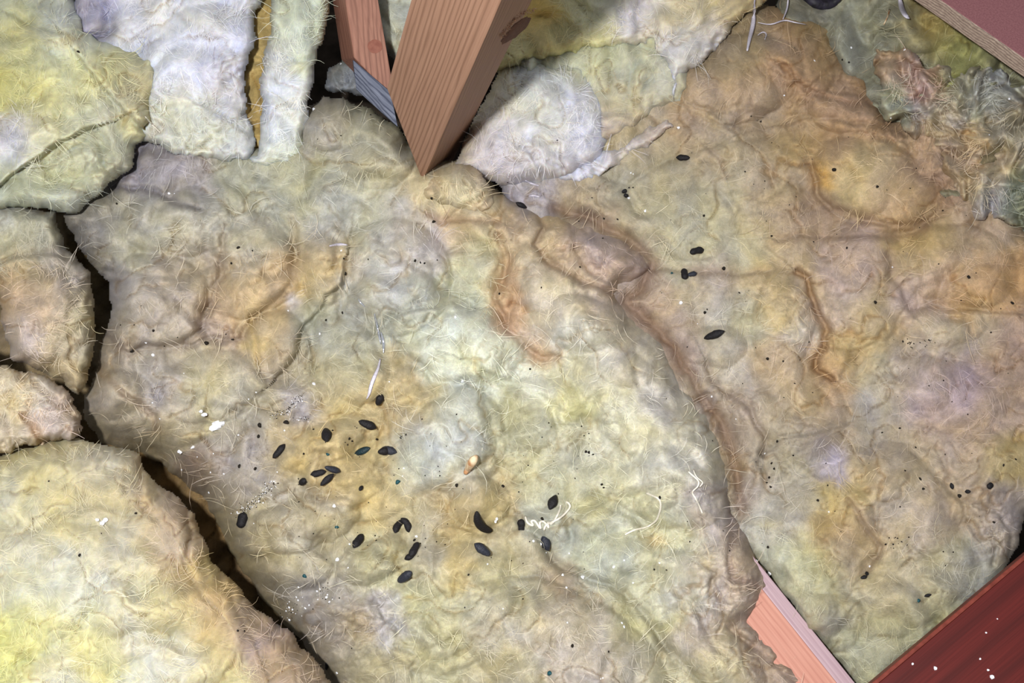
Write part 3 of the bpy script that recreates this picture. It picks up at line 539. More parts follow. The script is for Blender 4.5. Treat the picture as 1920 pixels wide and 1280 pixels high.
               ([(400, 1060), (430, 1120), (470, 1190), (500, 1260), (510, 1320)], 5, 9, 5, 30), ([(350, 960), (360, 1000), (350, 1040)], 9, 6, 0, 1, ('b09070', .4, 8)), ([(60, 1000), (110, 960), (180, 950), (240, 965)], 4, 10, 5, 35)]),
]
for w_ in WOOLS:
    if w_.get('mat') == 'W': w_['mat'] = WHITE

DROPPINGS = [  # u, v, length, width, angle, kind, bend, bluntness, tail, label
 (1281, 300, 25, 12, -25, 'k', 0, .6, 0, 'highest dark dropping on the right blanket, grey-black and half sunk'),
 (1304, 473, 28, 12, 20, 'k', 1.5, .9, 0, 'blunt brown-black dropping right of centre, above a crossed pair'),
 (1283, 517, 23, 12, 90, 'k', 0, .9, 0, 'upright dark dropping of the crossed pair right of the ridge'),
 (1297, 516, 17, 9, 20, 'b', 0, .6, 0, 'small sideways dropping touching the upright one right of the ridge'),
 (1342, 632, 35, 15, -4, 'k', 0, .25, 0, 'large almond-shaped dropping lying alone on the right blanket'),
 (975, 388, 21, 10, 0, 'k', 0, .5, 0, 'black dropping on the grey wool just below the white clump'),
 (1170, 359, 18, 9, 5, 'k', 0, .7, 0, 'dropping in the fold beside a glossy dark speck below the white clump'),
 (709, 746, 20, 13, 60, 'k', 0, .5, 0, 'short dropping at the lower end of the pale strand'),
 (687, 799, 29, 14, -10, 'k', 0, .4, 0, 'oval dropping with pointed ends, between the pale strand and the teal-tinted one'),
 (682, 848, 28, 11, 8, 't', 0, .8, 0, 'teal-tinted dropping, left one of a side-by-side pair'),
 (719, 845, 22, 12, 5, 'k', 0, .7, 0, 'left half of the dark lump right of the teal-tinted dropping'),
 (731, 844, 25, 13, -15, 'b', 0, .5, 0, 'right half of the dark lump right of the teal-tinted dropping'),
 (614, 821, 37, 15, -78, 'k', 1, .4, 0, 'long upright black dropping on the orange-yellow patch'),
 (527, 849, 27, 12, 44, 'k', -1, .7, 0, 'slanted dropping lying alone left of the orange-yellow patch'),
 (572, 901, 18, 11, 38, 'k', 0, .5, 7, 'dropping with a thin tail at the left end of the row of four'),
 (598, 890, 23, 11, 10, 'k', 0, .6, 0, 'second from left in the row of four droppings'),
 (621, 884, 27, 11, 24, 'b', 0, .5, 0, 'bluish topmost dropping at the right end of the row of four'),
 (612, 898, 25, 10, 38, 'k', 0, .7, 0, 'lowest dropping at the right end of the row of four'),
 (460, 978, 25, 17, 80, 'k', 0, 1.0, 0, 'blocky dark dropping at the foot of the glittering grit streak'),
 (905, 973, 54, 13, -64, 'k', -9, 1.6, 0, 'longest dropping, curved like a hook, on the orange dome'),
 (748, 990, 25, 11, 65, 'k', 3, .8, 0, 'left curl of the knotted dropping beside the yellow patch'),
 (760, 985, 24, 11, -60, 'k', 4, .8, 0, 'right curl of the knotted dropping beside the yellow patch'),
 (670, 1017, 27, 13, 65, 'k', 0, .6, 0, 'leaning dropping with a grey ridge, left of the two-part brown-black one'),
 (780, 1034, 27, 12, 66, 'k', 0, .8, 0, 'upper red-brown black piece of the two-part dropping'),
 (771, 1047, 17, 10, 10, 'k', 0, .7, 0, 'lower small piece of the two-part dropping'),
 (763, 1079, 30, 13, 38, 'b', 0, .9, 0, 'blue-grey dropping, lowest of the cluster left of centre'),
 (901, 1033, 28, 14, -24, 'b', 0, .7, 0, 'plump dropping alone below the hook-shaped one'),
 (1039, 946, 27, 15, 66, 'k', 0, .3, 0, 'black pointed dropping beside the curled white thread'),
 (982, 984, 20, 13, 84, 'k', 0, .8, 0, 'dropping partly under the left end of the curled white thread'),
 (1018, 1018, 25, 15, -68, 'b', 0, .6, 0, 'dropping just below the curled white thread'),
 (675, 916, 11, 6, 62, 'k', 0, .5, 0, 'small dropping right of the row of four'),
 (614, 1247, 16, 5, 84, 'k', 0, .7, 0, 'thin upright dropping near the edge of the front slab'),
 (1852, 910, 11, 9, 20, 'k', 0, .9, 0, 'small round dropping near the right edge of the picture'),
 (1786, 911, 10, 6, -75, 'k', 0, .6, 0, 'small upright dropping in the group near the right edge'),
 (1816, 921, 9, 6, 10, 'k', 0, .6, 0, 'small flat dropping in the group near the right edge'),
 (1626, 1077, 10, 5, 80, 'k', 0, .6, 0, 'small upright dropping touching another on the lower right blanket'),
 (1620, 1084, 10, 6, 10, 'k', 0, .6, 0, 'small sideways dropping touching another on the lower right blanket'),
 (1739, 1114, 10, 5, 30, 'k', 0, .6, 0, 'small dropping closest to the red-brown board'),
 (1172, 369, 9, 8, 40, 'k', 0, .8, 0, 'tiny glossy dark dropping lump in the fold below the white clump'),
]
CRUMBS = [
 ('black crumbs on the right blanket', 'tiny black crumb on the orange-brown right blanket',
  [(1645, 351, 7, 25), (1320, 405, 7, 75), (1564, 318, 9, 0), (1725, 898, 7), (1904, 861, 5), (1881, 872, 6), (1535, 1202, 9, 8), (1661, 1020, 5), (1552, 910, 5), (1447, 443, 5), (1816, 520, 8, -75), (1897, 568, 9, -25), (1386, 549, 5),
   (1322, 585, 6), (1326, 580, 4), (1717, 839, 4), (1687, 803, 5), (1654, 811, 4), (1785, 753, 3), (1358, 503, 8), (1800, 930, 7), (1692, 640, 5, -60), (1588, 465, 6, 80), (1640, 567, 7, -60), (1490, 90, 3), (1580, 112, 5), (1592, 117, 5), (1408, 218, 4),
   (1420, 225, 4), (1427, 228, 5), (1397, 322, 4), (1480, 384, 3), (1768, 395, 4), (1490, 719, 4), (1469, 677, 4), (1393, 719, 3), (1440, 672, 6, 85), (1858, 623, 4), (1890, 700, 3), (1774, 677, 3), (1470, 745, 3), (1830, 512, 3), (1802, 563, 3), (1760, 495, 3), (1452, 878, 5), (1447, 868, 5), (1443, 895, 5), (1438, 905, 5), (1445, 912, 5),
   (1488, 853, 4), (1458, 828, 5), (1441, 1025, 5), (1534, 938, 5), (1697, 882, 4), (1732, 916, 5), (1772, 852, 3), (1864, 980, 6, 30), (1787, 1035, 4), (1773, 1060, 3), (1530, 1202, 4), (1493, 1205, 4), (1484, 1218, 4), (1492, 1208, 3), (1484, 1248, 4)]),
 ('black crumbs along the middle blanket', 'tiny black crumb on the yellow-grey middle blanket',
  [(450, 874, 8, 75), (479, 879, 7, 85), (488, 797, 10, -35), (536, 794, 11, -5), (486, 819, 7, 20), (810, 371, 7, 65), (814, 417, 8, 10), (219, 382, 5), (639, 254, 4), (596, 261, 3), (447, 465, 8), (474, 470, 4), (435, 494, 6), (644, 485, 5), (647, 513, 7), (643, 586, 6),
   (612, 600, 5), (288, 619, 5), (388, 645, 9, 80), (436, 637, 6, 0), (424, 627, 3), (246, 658, 8, 0), (778, 488, 6), (796, 494, 5), (788, 492, 5), (937, 551, 6, 80), (1087, 501, 5), (1015, 539, 4), (856, 777, 4), (994, 692, 4), (1074, 1211, 7, 85), (1141, 1221, 4), (872, 1139, 4), (778, 1013, 7, 0),
   (1017, 973, 8), (1227, 1066, 5), (1238, 932, 6), (1128, 908, 5), (1132, 914, 4), (1105, 848, 6), (1112, 852, 5), (1099, 846, 5), (981, 1123, 3), (981, 1056, 3), (878, 1077, 4), (820, 488, 3), (265, 573, 3), (227, 609, 4), (252, 609, 4), (308, 648, 3), (333, 632, 3), (695, 216, 5), (703, 213, 4), (707, 216, 4), (691, 486, 4),
   (624, 807, 4), (655, 822, 5, 70), (660, 826, 5), (652, 833, 4), (647, 829, 3), (706, 823, 5), (753, 820, 6, 50), (762, 815, 4), (588, 805, 4), (570, 850, 4), (748, 878, 3), (1250, 1068, 4), (1085, 415, 4), (1130, 447, 4), (1180, 352, 4), (1187, 352, 4), (1133, 409, 5), (1158, 411, 5), (1110, 371, 4), (943, 912, 7, -50), (858, 910, 7, 60)]),
 ('black crumbs on the slab and chunks', 'tiny black crumb on the pale yellow wool at the left', [(147, 97, 7, -25), (150, 1041, 6, 70), (255, 963, 6, -20), (92, 902, 3), (446, 1183, 4), (458, 1183, 4), (190, 1000, 3), (660, 1215, 3)]),
 ('crumbs on the white clump', 'tiny dark speck on the white clump right of the post', [(1045, 263, 4), (952, 342, 3), (957, 339, 3)]),
 ('crumbs on the bare joist', 'tiny dark splinter lying on the bare pink joist', [(1533, 1202, 8, 8)]),
]
DUST = [
 ('dark dust specks over the right blanket', 'minute dark dust speck on the right blanket', 1240, 240, 1880, 1050, 70),
 ('dark dust specks over the middle blanket', 'minute dark dust speck between the droppings on the middle blanket', 560, 780, 1120, 1080, 85),
 ('dark dust specks in the streak of dirt', 'minute dark speck in the dirt streak on the right blanket', 1700, 634, 1755, 652, 22),
 ('dark dust specks in the lower streak', 'minute dark speck in the short dirt streak above the lower right corner', 1665, 1005, 1705, 1028, 12),
]
TEALS = [(1260, 513, 6, 'tiny teal crumb left of the crossed pair of droppings'), (572, 1080, 9, 'teal crumb alone near the front slab edge'), (632, 988, 8, 'teal crumb between the row of four and the leaning dropping'),
 (1032, 1264, 10, 'teal crumb at the bottom edge of the picture'), (747, 905, 10, 'upright teal crumb above the knotted dropping'), (1722, 1127, 8, 'teal crumb beside the small dropping near the red board'), (615, 850, 7, 'teal-black crumb right under the long upright dropping')]
BIGFLAKES = [(411, 800, 32, 9, 'largest white flake cluster, jagged, left of the grit'), (380, 773, 15, 3, 'white flake just above and left of the largest flake cluster'), (190, 977, 20, 3, 'white flake lying on the front slab'),
 (340, 846, 14, 3, 'left flake of two at the edge of the dark gap by the front slab'), (359, 836, 13, 3, 'right flake of two at the edge of the dark gap by the front slab'), (287, 666, 8, 1, 'white flake on the brownish wool left of the orange patch'),
 (588, 720, 8, 1, 'white flake above the upper grit streak'), (626, 949, 9, 1, 'white flake below the row of four droppings'), (634, 1049, 10, 1, 'white flake left of the leaning dropping'), (1444, 1074, 11, 1, 'white flake at the tip of the bare joist'),
 (1416, 1052, 9, 1, 'white flake on the pinkish wool above the bare joist'), (1276, 568, 9, 1, 'white flake below the crossed pair of droppings'), (783, 1006, 10, 2, 'white flake pair beside the knotted dropping'), (1092, 1082, 9, 1, 'white flake on the grey groove below the curled thread'),
 (589, 205, 9, 1, 'white flake beside the foot of the white strip'), (317, 363, 7, 1, 'shiny white flake in the purple-grey fold at upper left'), (928, 973, 12, 2, 'lilac white flake beside the hook-shaped dropping')]
FLAKES = [
 ('small white flecks on the middle blanket', 'tiny white fleck on the yellow-grey middle blanket', [(447, 815, 5), (1151, 1062, 6), (1000, 1014, 6), (1014, 1020, 5), (1024, 1036, 3), (854, 595, 6), (867, 714, 7), (639, 120, 5), (327, 363, 3), (600, 626, 5), (540, 583, 5), (640, 470, 5), (274, 642, 5), (286, 755, 4), (466, 748, 4), (480, 735, 4),
   (300, 785, 4), (345, 700, 3), (533, 807, 4), (560, 788, 4), (730, 716, 4), (757, 878, 4), (755, 892, 3), (1170, 1050, 4), (1062, 1102, 5), (1055, 1078, 6), (1067, 1037, 4), (1237, 1055, 5), (1187, 1092, 4), (1166, 1168, 5), (1170, 1175, 5), (1064, 1167, 4), (914, 1057, 4), (943, 1141, 3), (653, 1064, 4), (560, 1100, 4), (543, 1138, 6), (549, 1142, 5), (537, 1145, 4), (556, 1119, 4), (559, 1125, 4), (580, 1134, 4), (595, 1108, 5),
   (612, 1120, 6), (618, 1128, 5), (614, 1115, 4), (600, 1104, 4), (573, 1140, 4), (543, 1161, 6), (632, 1261, 6), (655, 1020, 4), (520, 885, 3), (400, 850, 3), (420, 888, 4), (392, 923, 5), (445, 960, 4), (476, 981, 3), (370, 856, 3), (341, 880, 5), (395, 885, 4), (1130, 1270, 4), (1126, 1272, 3)]),
 ('small white flecks on the right blanket', 'tiny white fleck on the orange-brown right blanket', [(1178, 372, 7), (1210, 395, 7), (1596, 90, 6), (1527, 114, 5), (1470, 179, 5), (1631, 1062, 5), (1554, 959, 4), (1673, 501, 4), (1335, 743, 5), (1308, 607, 3), (1265, 1010, 3), (1435, 850, 5), (1272, 240, 8), (1183, 324, 4), (1187, 326, 3), (1380, 785, 3)]),
 ('glints on the torn tufts', 'tiny bright glint on the torn tufts at upper right', [(1696, 94, 6), (1780, 143, 4), (1893, 185, 6), (1855, 253, 4), (1670, 221, 5)]),  # white chips stand in for bright glints
]
GRITS = [('streak of glittering black and white grit left of the row of four droppings', [(445, 965), (475, 945), (495, 925), (514, 903)], 190, 5.0, 1),
         ('upper streak of black and white grit below the orange lobe', [(510, 778), (530, 772), (545, 768), (552, 752), (566, 745)], 130, 4.0, 2),
         ('thin line of grit above the long upright dropping', [(535, 788), (560, 784), (580, 786)], 26, 3.0, 3),
         ('sprinkle of grit on the grey wool near the front slab edge', [(530, 1150), (550, 1140), (600, 1120), (620, 1110)], 50, 8.0, 4)]
STRANDS = [
 ('white_thread', [(985, 968), (989, 980), (1000, 985), (996, 977), (1003, 976), (1009, 985), (1014, 991), (1012, 980), (1018, 977), (1024, 982), (1029, 990), (1027, 979), (1033, 982), (1038, 978), (1044, 968), (1050, 955), (1051, 947)], 1.9, 'T', 'curled white thread with a zigzag end beside a black dropping', 'thread', 2.5, 1.0),
 ('white_thread', [(1020, 993), (1024, 984), (1034, 979), (1048, 972), (1060, 962), (1069, 950), (1066, 943), (1062, 941)], 1.9, 'T', 'second loop of white thread, hooked at its upper right end', 'thread', 3.5, 1.0),
 ('white_thread', [(1212, 924), (1226, 930), (1236, 936), (1239, 950), (1234, 968), (1228, 978), (1212, 988), (1190, 993), (1172, 1002)], 1.7, 'T', 'long bow-shaped white thread on the pale ridge', 'thread', 2, 1.0),
 ('white_thread', [(1291, 884), (1300, 892), (1310, 902), (1308, 912), (1298, 922), (1303, 932), (1310, 945), (1317, 962)], 1.5, 'T', 'frayed white thread at the edge of the ridge near the right blanket', 'thread', 2, 1.0),
 ('white_thread', [(1300, 880), (1306, 894), (1318, 904), (1312, 912)], 1.1, 'T', 'short white thread end beside the frayed one', 'thread', 3, 1.0),
 ('pale_strand', [(713, 672), (709, 690), (702, 706), (696, 722), (692, 738), (687, 748)], (3.6, 0), 'H', 'flat pale lilac strand pointing down at a short dropping', 'strand', 2, 0.4),
 ('silver_sliver', [(702, 588), (707, 610), (711, 628), (714, 645)], (2.6, 0), 'F', 'narrow silvery sliver above the pale strand', 'strand', 3, 0.5),
 ('silver_sliver', [(671, 560), (677, 568), (684, 575)], (1.7, 0), 'F', 'short bright sliver at the top of the silvery line', 'strand', 3, 0.5),
 ('silver_sliver', [(714, 622), (719, 640), (719, 662)], (2.8, 0), 'F', 'crumpled silvery sliver overlapping the narrow one', 'strand', 3, 0.6),
 ('pale_strand', [(618, 461), (634, 458), (652, 459)], (3.6, 0), 'H', 'short whitish strand lying crosswise on grey-green wool', 'strand', 2, 0.5),
 ('pale_strand', [(1416, -10), (1414, 20), (1412, 45), (1406, 70), (1401, 95)], (5, 0), 'H', 'long whitish strand hanging off the upper batt', 'strand', 10, 0.5),
 ('pale_strand', [(1686, -12), (1690, 12), (1697, 28), (1705, 34)], (7, 0), 'H', 'lilac-white wisp hanging in at the top right of the picture', 'strand', 20, 0.5),
 ('pale_strand', [(1421, 42), (1445, 46), (1470, 38), (1490, 42), (1512, 46)], (1.8, 0), 'H', 'thin curved fibre across the dark hollow at the top', 'strand', 16, 0.8),
 ('pale_strand', [(1478, -8), (1476, 15), (1468, 36)], (2.2, 0), 'H', 'upright thin fibre above the dark hollow at the top', 'strand', 16, 0.8),
 ('pale_strand', [(1421, 66), (1430, 60), (1437, 64), (1434, 74)], (1.6, 0), 'H', 'small hooked fibre below the dark hollow at the top', 'strand', 8, 0.8),
 ('dark_scrap', [(1496, -14), (1518, -2), (1538, 8), (1560, 6), (1580, -10)], (15, 0), 'K', 'purple-black crumpled scrap in the hollow at the top edge', 'scrap', 10, 0.8),
 ('brown_twig', [(1668, 18), (1664, 32), (1657, 46)], 1.6, 'R', 'short thin brown twig on the greenish batt at the top right', 'twig', 6, 1.0),
 ('rolled_scrap', [(894, 854), (888, 862), (880, 874), (872, 888)], (8, 0), 'R', 'small brown and cream rolled scrap standing beside the grey mound', 'scrap', 6, 0.9),
 ('wool_shred', [(990, 368), (1000, 366), (1012, 369)], (2.5, 0), 'H', 'bright white shred above the black dropping on grey wool', 'strand', 3, 0.5),
 ('wool_shred', [(985, 338), (995, 343), (1010, 348)], (2.6, 0), 'H', 'white shred curving along the foot of the white clump', 'strand', 3, 0.5),
 ('wool_shred', [(272, 218), (282, 230), (300, 248)], (1.8, 0), 'T', 'pale straw-like shred sticking out of the yellow chunk', 'strand', 6, 0.8),
 ('wool_shred', [(281, 196), (286, 202), (291, 210)], (1.8, 0), 'T', 'short straw-like shred above the longer one on the yellow chunk', 'strand', 6, 0.8),
]
# ------------------------------------------------------------------ structure below
def slab_box(name, x0, y0, x1, y1, z0, z1, mat):
    bm = bmesh.new(); bmesh.ops.create_cube(bm, size=1)
    for q in bm.verts: q.co = Vector((x0 + (q.co.x + .5) * (x1 - x0), y0 + (q.co.y + .5) * (y1 - y0), z0 + (q.co.z + .5) * (z1 - z0)))
    me = bpy.data.meshes.new(name); bm.to_mesh(me); bm.free()
    return link(name, me, mat, smooth=False)
fl = slab_box('floor', -0.9, -0.7, 0.9, 1.0, -0.150, -0.140, plain('dusty_board', '4a4038', 0.95, 0.1, '2e2822', 60))
fl['kind'] = 'structure'

# ------------------------------------------------------------------ the wool
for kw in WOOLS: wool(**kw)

# ------------------------------------------------------------------ timber
def prism(name, corners, mat, parent=None, bevel=0.0008, axis=None, origin=None):
    """hexahedron: corners = 4 points of one end loop then the 4 matching points of the other end; local x runs along the grain"""
    P = [Vector(c) for c in corners]
    X = ((P[4] + P[5] + P[6] + P[7]) - (P[0] + P[1] + P[2] + P[3])).normalized() if axis is None else Vector(axis).normalized()
    Y = (P[1] - P[0]); Y = (Y - X * Y.dot(X)).normalized(); Z = X.cross(Y)
    O = Vector(origin) if origin is not None else P[0]
    M = Matrix((X, Y, Z)).transposed().to_4x4(); M.translation = O; Mi = M.inverted()
    bm = bmesh.new(); vv = [bm.verts.new(Mi @ p) for p in P]
    for f in ((0, 1, 2, 3), (7, 6, 5, 4), (0, 4, 5, 1), (1, 5, 6, 2), (2, 6, 7, 3), (3, 7, 4, 0)): bm.faces.new([vv[i] for i in f])
    bmesh.ops.recalc_face_normals(bm, faces=bm.faces)
    if bevel: bmesh.ops.bevel(bm, geom=bm.edges[:] , offset=bevel, segments=2, affect='EDGES', profile=0.6)
    me = bpy.data.meshes.new(name); bm.to_mesh(me); bm.free()
    o = link(name, me, mat, smooth=False); o.matrix_world = M
    if parent is not None: o.parent = parent; o.matrix_parent_inverse = parent.matrix_world.inverted()
    return o

def ray_line(u, v, P, Dv):
    """parameter t of the point P + t*Dv nearest to the sight line of pixel (u, v)"""
    c = Vector(CAM); r = (Vector(at(u, v, 0)) - c).normalized(); w0 = P - c
    b = r.dot(Dv); d = r.dot(w0); e = Dv.dot(w0)
    return (b * d - e) / (1 - b * b)
def ray_plane(u, v, P, n):
    c = Vector(CAM); r = (Vector(at(u, v, 0)) - c).normalized()
    return c + r * ((P - c).dot(n) / r.dot(n))

PINE = wood_mat('pine_web', 'a17d68', '936f5b', '745442', 330, 5, warp=0.03, contrast=0.7)
A = Vector((0.22260713, -0.2327922, 0.94670685)).normalized()
ea = Vector((-0.79025595, 0.52557973, 0.3150579)); eb = Vector((0.57091296, 0.81827485, 0.06696762))
W1, W2 = 0.0425, 0.06
P0 = Vector(at(792, 339, 0.012))
Pl = P0 + ea * W1; Pr = P0 + eb * W2
Pl0 = Pl + A * ray_line(725, 165, Pl, A); Pr0 = Pr + A * ray_line(857, 306, Pr, A)
Pb0 = Pl + eb * W2 + A * ((Pl0 - Pl).dot(A) + (Pr0 - Pr).dot(A))
top = 0.50
def upto(p): return p + A * (top - (p - P0).dot(A))
post = prism('timber_post', [P0, Pl0, Pb0, Pr0, upto(P0), upto(Pl0), upto(Pb0), upto(Pr0)], PINE, axis=A, origin=P0)
tag(post, 'large pine post with pointed cut foot standing in the middle of the insulation', 'timber')

def face_patch(name, outline, P, n, mat, parent, depth=0.0006, sink=0.0):
    """low raised patch following a plane"""
    pts = [ray_plane(a, b, P, n) for a, b in outline]
    bm = bmesh.new()
    c = sum(pts, Vector()) / len(pts)
    lo = [bm.verts.new(p + n * 0.0002) for p in pts]; hi = [bm.verts.new(c + (p - c) * 0.8 + n * depth) for p in pts]
    mid = bm.verts.new(c + n * (depth - sink))
    k = len(pts)
    for i in range(k):
        bm.faces.new((lo[i], lo[(i + 1) % k], hi[(i + 1) % k], hi[i])); bm.faces.new((hi[i], hi[(i + 1) % k], mid))
    bmesh.ops.recalc_face_normals(bm, faces=bm.faces)
    me = bpy.data.meshes.new(name); bm.to_mesh(me); bm.free()
    o = link(name, me, mat, parent); o.matrix_parent_inverse = parent.matrix_world.inverted()
    return o
def oval(u, v, a, b, ang, n=20, wob=0.08, seed=0):
    r = random.Random(seed); c, s = math.cos(math.radians(ang)), -math.sin(math.radians(ang)); o = []
    for i in range(n):
        t = 2 * math.pi * i / n; k = 1 + r.uniform(-wob, wob)
        x, y = a * k * math.cos(t), b * k * math.sin(t)
        o.append((u + x * c - y * s, v + x * s + y * c))
    return o
SCAR = plain('scar_wood', '6d4a3c', 0.8, 0.2, '54382e', 500, bump=0.4); SPL = plain('splintered_wood', 'd8b59a', 0.8, 0.2, 'a07a62', 900, bump=0.5)
nside = -ea
nfront = -eb
s1 = face_patch('knot_scar', oval(968, 55, 36, 9, 42, 22, .12, 3), P0, nside, SCAR, post, 0.0012, 0.001); s1['label'] = 'dark elongated scar in the side of the post'
def splinters(name, pts, P, n, mat, parent, cnt=60, seed=4, ln=5):
    r = random.Random(seed); bm = bmesh.new()
    for i in range(cnt):
        k = r.uniform(0, len(pts) - 1.001); j = int(k); f = k - j
        u = pts[j][0] * (1 - f) + pts[j + 1][0] * f + r.uniform(-3, 3); v = pts[j][1] * (1 - f) + pts[j + 1][1] * f + r.uniform(-3, 3)
        a = r.uniform(0, 6.28); l = r.uniform(1.5, ln)
        p = ray_plane(u, v, P, n); q = ray_plane(u + l * math.cos(a), v + l * math.sin(a), P, n) + n * r.uniform(.0003, .0016)
        t = (q - p).cross(n).normalized() * 0.00022
        vs4 = [bm.verts.new(x) for x in (p - t, p + t, q + n * 0.0001, p + n * 0.0007)]
        for f3 in ((0, 1, 2), (1, 3, 2), (3, 0, 2), (0, 3, 1)): bm.faces.new([vs4[x] for x in f3])
    me = bpy.data.meshes.new(name); bm.to_mesh(me); bm.free()
    o = link(name, me, mat, parent, False); o.matrix_parent_inverse = parent.matrix_world.inverted(); o['kind'] = 'stuff'
    return o
splinters('torn_grain', [(938, 68), (955, 45), (975, 28), (1000, 16)], P0, nside, SPL, post, 90, 5, 6)

# second web, lying lower and running away to the upper left of the post
PINE2 = wood_mat('pine_brace', '9c705e', '8a5f50', '674336', 330, 6, warp=0.03, contrast=0.6)
def bz(u, v): return 0.020 + (104 - v) * 0.00018
q = lambda u, v, dz=0.0: Vector(at(u, v, bz(u, v) + dz))
a0, a1 = q(664, 108), q(618, -180); b0, b1 = q(742, 190), q(668, -180)
c0 = Vector(at(640, 112, -0.012)); c1 = Vector(at(588, -180, 0.036))
d0 = Vector(at(725, 200, -0.014)); d1 = Vector(at(660, -180, 0.034))
b1 = q(690, -110); d1 = Vector(at(680, -110, 0.022)); a1 = q(630, -110); c1 = Vector(at(607, -110, 0.022))
brace = prism('timber_brace', [a0, b0, d0, c0, a1, b1, d1, c1], PINE2, bevel=0.001)
tag(brace, 'narrower reddish pine brace with a round knot, left of the large post', 'timber')
nb = (b0 - a0).cross(a1 - a0).normalized()
if nb.z < 0: nb = -nb
KN = plain('knot_wood', '7d4a3c', 0.7, 0.3, '8d5a4a', 300)
k1 = face_patch('knot', oval(703, 87, 14, 13, 0, 20, .04, 1), a0, nb, KN, brace, 0.0004); k1['label'] = 'round dark knot'

# grey weathered block wedged under the brace
GREY = wood_mat('grey_weathered', '7f8494', '5d6272', '33384a', 420, 12, 0.85, 0.2, 0.03, 0.8)
g = lambda u, v, z: Vector(at(u, v, z))
blk = prism('grey_block', [g(662, 112, .016), g(668, 168, .006), g(672, 172, -.03), g(655, 118, -.03),
                           g(732, 172, .016), g(746, 238, .012), g(746, 240, -.03), g(735, 176, -.03)], GREY, bevel=0.0006)
tag(blk, 'blue-grey weathered wood block wedged under the reddish brace', 'timber')

# ceiling joist running under the folded blanket
JO = wood_mat('pink_joist', 'c4907f', 'b88070', 'a0695b', 300, 10, 0.6, 0.3, 0.01, 0.35)
JE = wood_mat('pale_edge', 'bba2a8', 'a98f98', '9c8088', 300, 8, 0.5, 0.4, 0.01, 0.3)
zj = 0.007
dj = Vector(at(1605, 1280, zj)) - Vector(at(1440, 1075, zj)); dj.z = 0; dj.normalize(); nj = Vector((-dj.y, dj.x, 0))
if nj.x < 0: nj = -nj
j1 = Vector(at(1440, 1075, zj)); WJ = 0.036
sA = j1 - dj * 0.30; sB = j1 + dj * 0.30
ch = 0.0085
def loop(p): return [p - nj * WJ, p - nj * ch, p - nj * ch - Vector((0, 0, .08)), p - nj * WJ - Vector((0, 0, .08))]
joist = prism('ceiling_joist', loop(sA) + loop(sB), JO, bevel=0.0005)
tag(joist, 'pinkish bare joist showing through torn wool at lower right', 'timber')
def loop2(p): return [p - nj * ch, p + Vector((0, 0, -.0012)), p - Vector((0, 0, .08)), p - nj * ch - Vector((0, 0, .08))]
je = prism('planed_edge', loop2(sA) + loop2(sB), JE, joist, bevel=0.0006); je['label'] = 'pale lilac planed edge of the joist'

# red-brown board, lower right corner
RED = wood_mat('red_board', '5e1d19', '4f1613', '38100e', 60, 5, 0.5, 0.35, 0.03, 0.5)
REDE = plain('red_board_edge', '7d3a2e', 0.6, 0.3, '652a20', 200)
zr = 0.030
r0 = Vector(at(1648, 1280, zr)); r1 = Vector(at(1920, 1051, zr)); dr = (r1 - r0).normalized(); nr = Vector((dr.y, -dr.x, 0))
sA = r0 - dr * 0.15; sB = r1 + dr * 0.15
def loop3(p): return [p, p + nr * 0.16, p + nr * 0.16 - Vector((0, 0, .018)), p - Vector((0, 0, .018))]
rb = prism('red_board', loop3(sA) + loop3(sB), RED, bevel=0.0008)
tag(rb, 'dark red-brown painted board cutting across the lower right corner', 'board')
def loop4(p): return [p - nr * 0.0022 - Vector((0, 0, .0008)), p - Vector((0, 0, .0004)), p - Vector((0, 0, .018)), p - nr * 0.0022 - Vector((0, 0, .018))]
re_ = prism('rounded_edge', loop4(sA) + loop4(sB), REDE, rb, bevel=0.0006); re_['label'] = 'lighter worn edge of the board'

# pinkish chipboard, upper right corner
MAU = plain('mauve_face', '8d5f62', 0.7, 0.25, '7c5054', 900, bump=0.2); CHIP = wood_mat('chip_edge', 'b5a293', '8f7c70', '4e4340', 500, 90, 0.9, 0.1, 0.01, 0.6)
zm = 0.055
m0 = Vector(at(1765, 0, zm)); m1 = Vector(at(1920, 108, zm)); dm = (m1 - m0).normalized(); nm = Vector((-dm.y, dm.x, 0))
sA = m0 - dm * 0.2; sB = m1 + dm * 0.2
def loop5(p): return [p, p + nm * 0.2, p + nm * 0.2 - Vector((0, 0, .012)), p - Vector((0, 0, .012))]
mb = prism('pink_board', loop5(sA) + loop5(sB), MAU, bevel=0.0005)
tag(mb, 'dull pink board with a raw grey edge in the upper right corner', 'board')
def loop6(p): return [p - nm * 0.0012 - Vector((0, 0, .0006)), p - Vector((0, 0, .0003)), p - Vector((0, 0, .0125)), p - nm * 0.0012 - Vector((0, 0, .0125))]
ce = prism('raw_edge', loop6(sA) + loop6(sB), CHIP, mb, bevel=0.0); ce['label'] = 'raw grey particle edge'

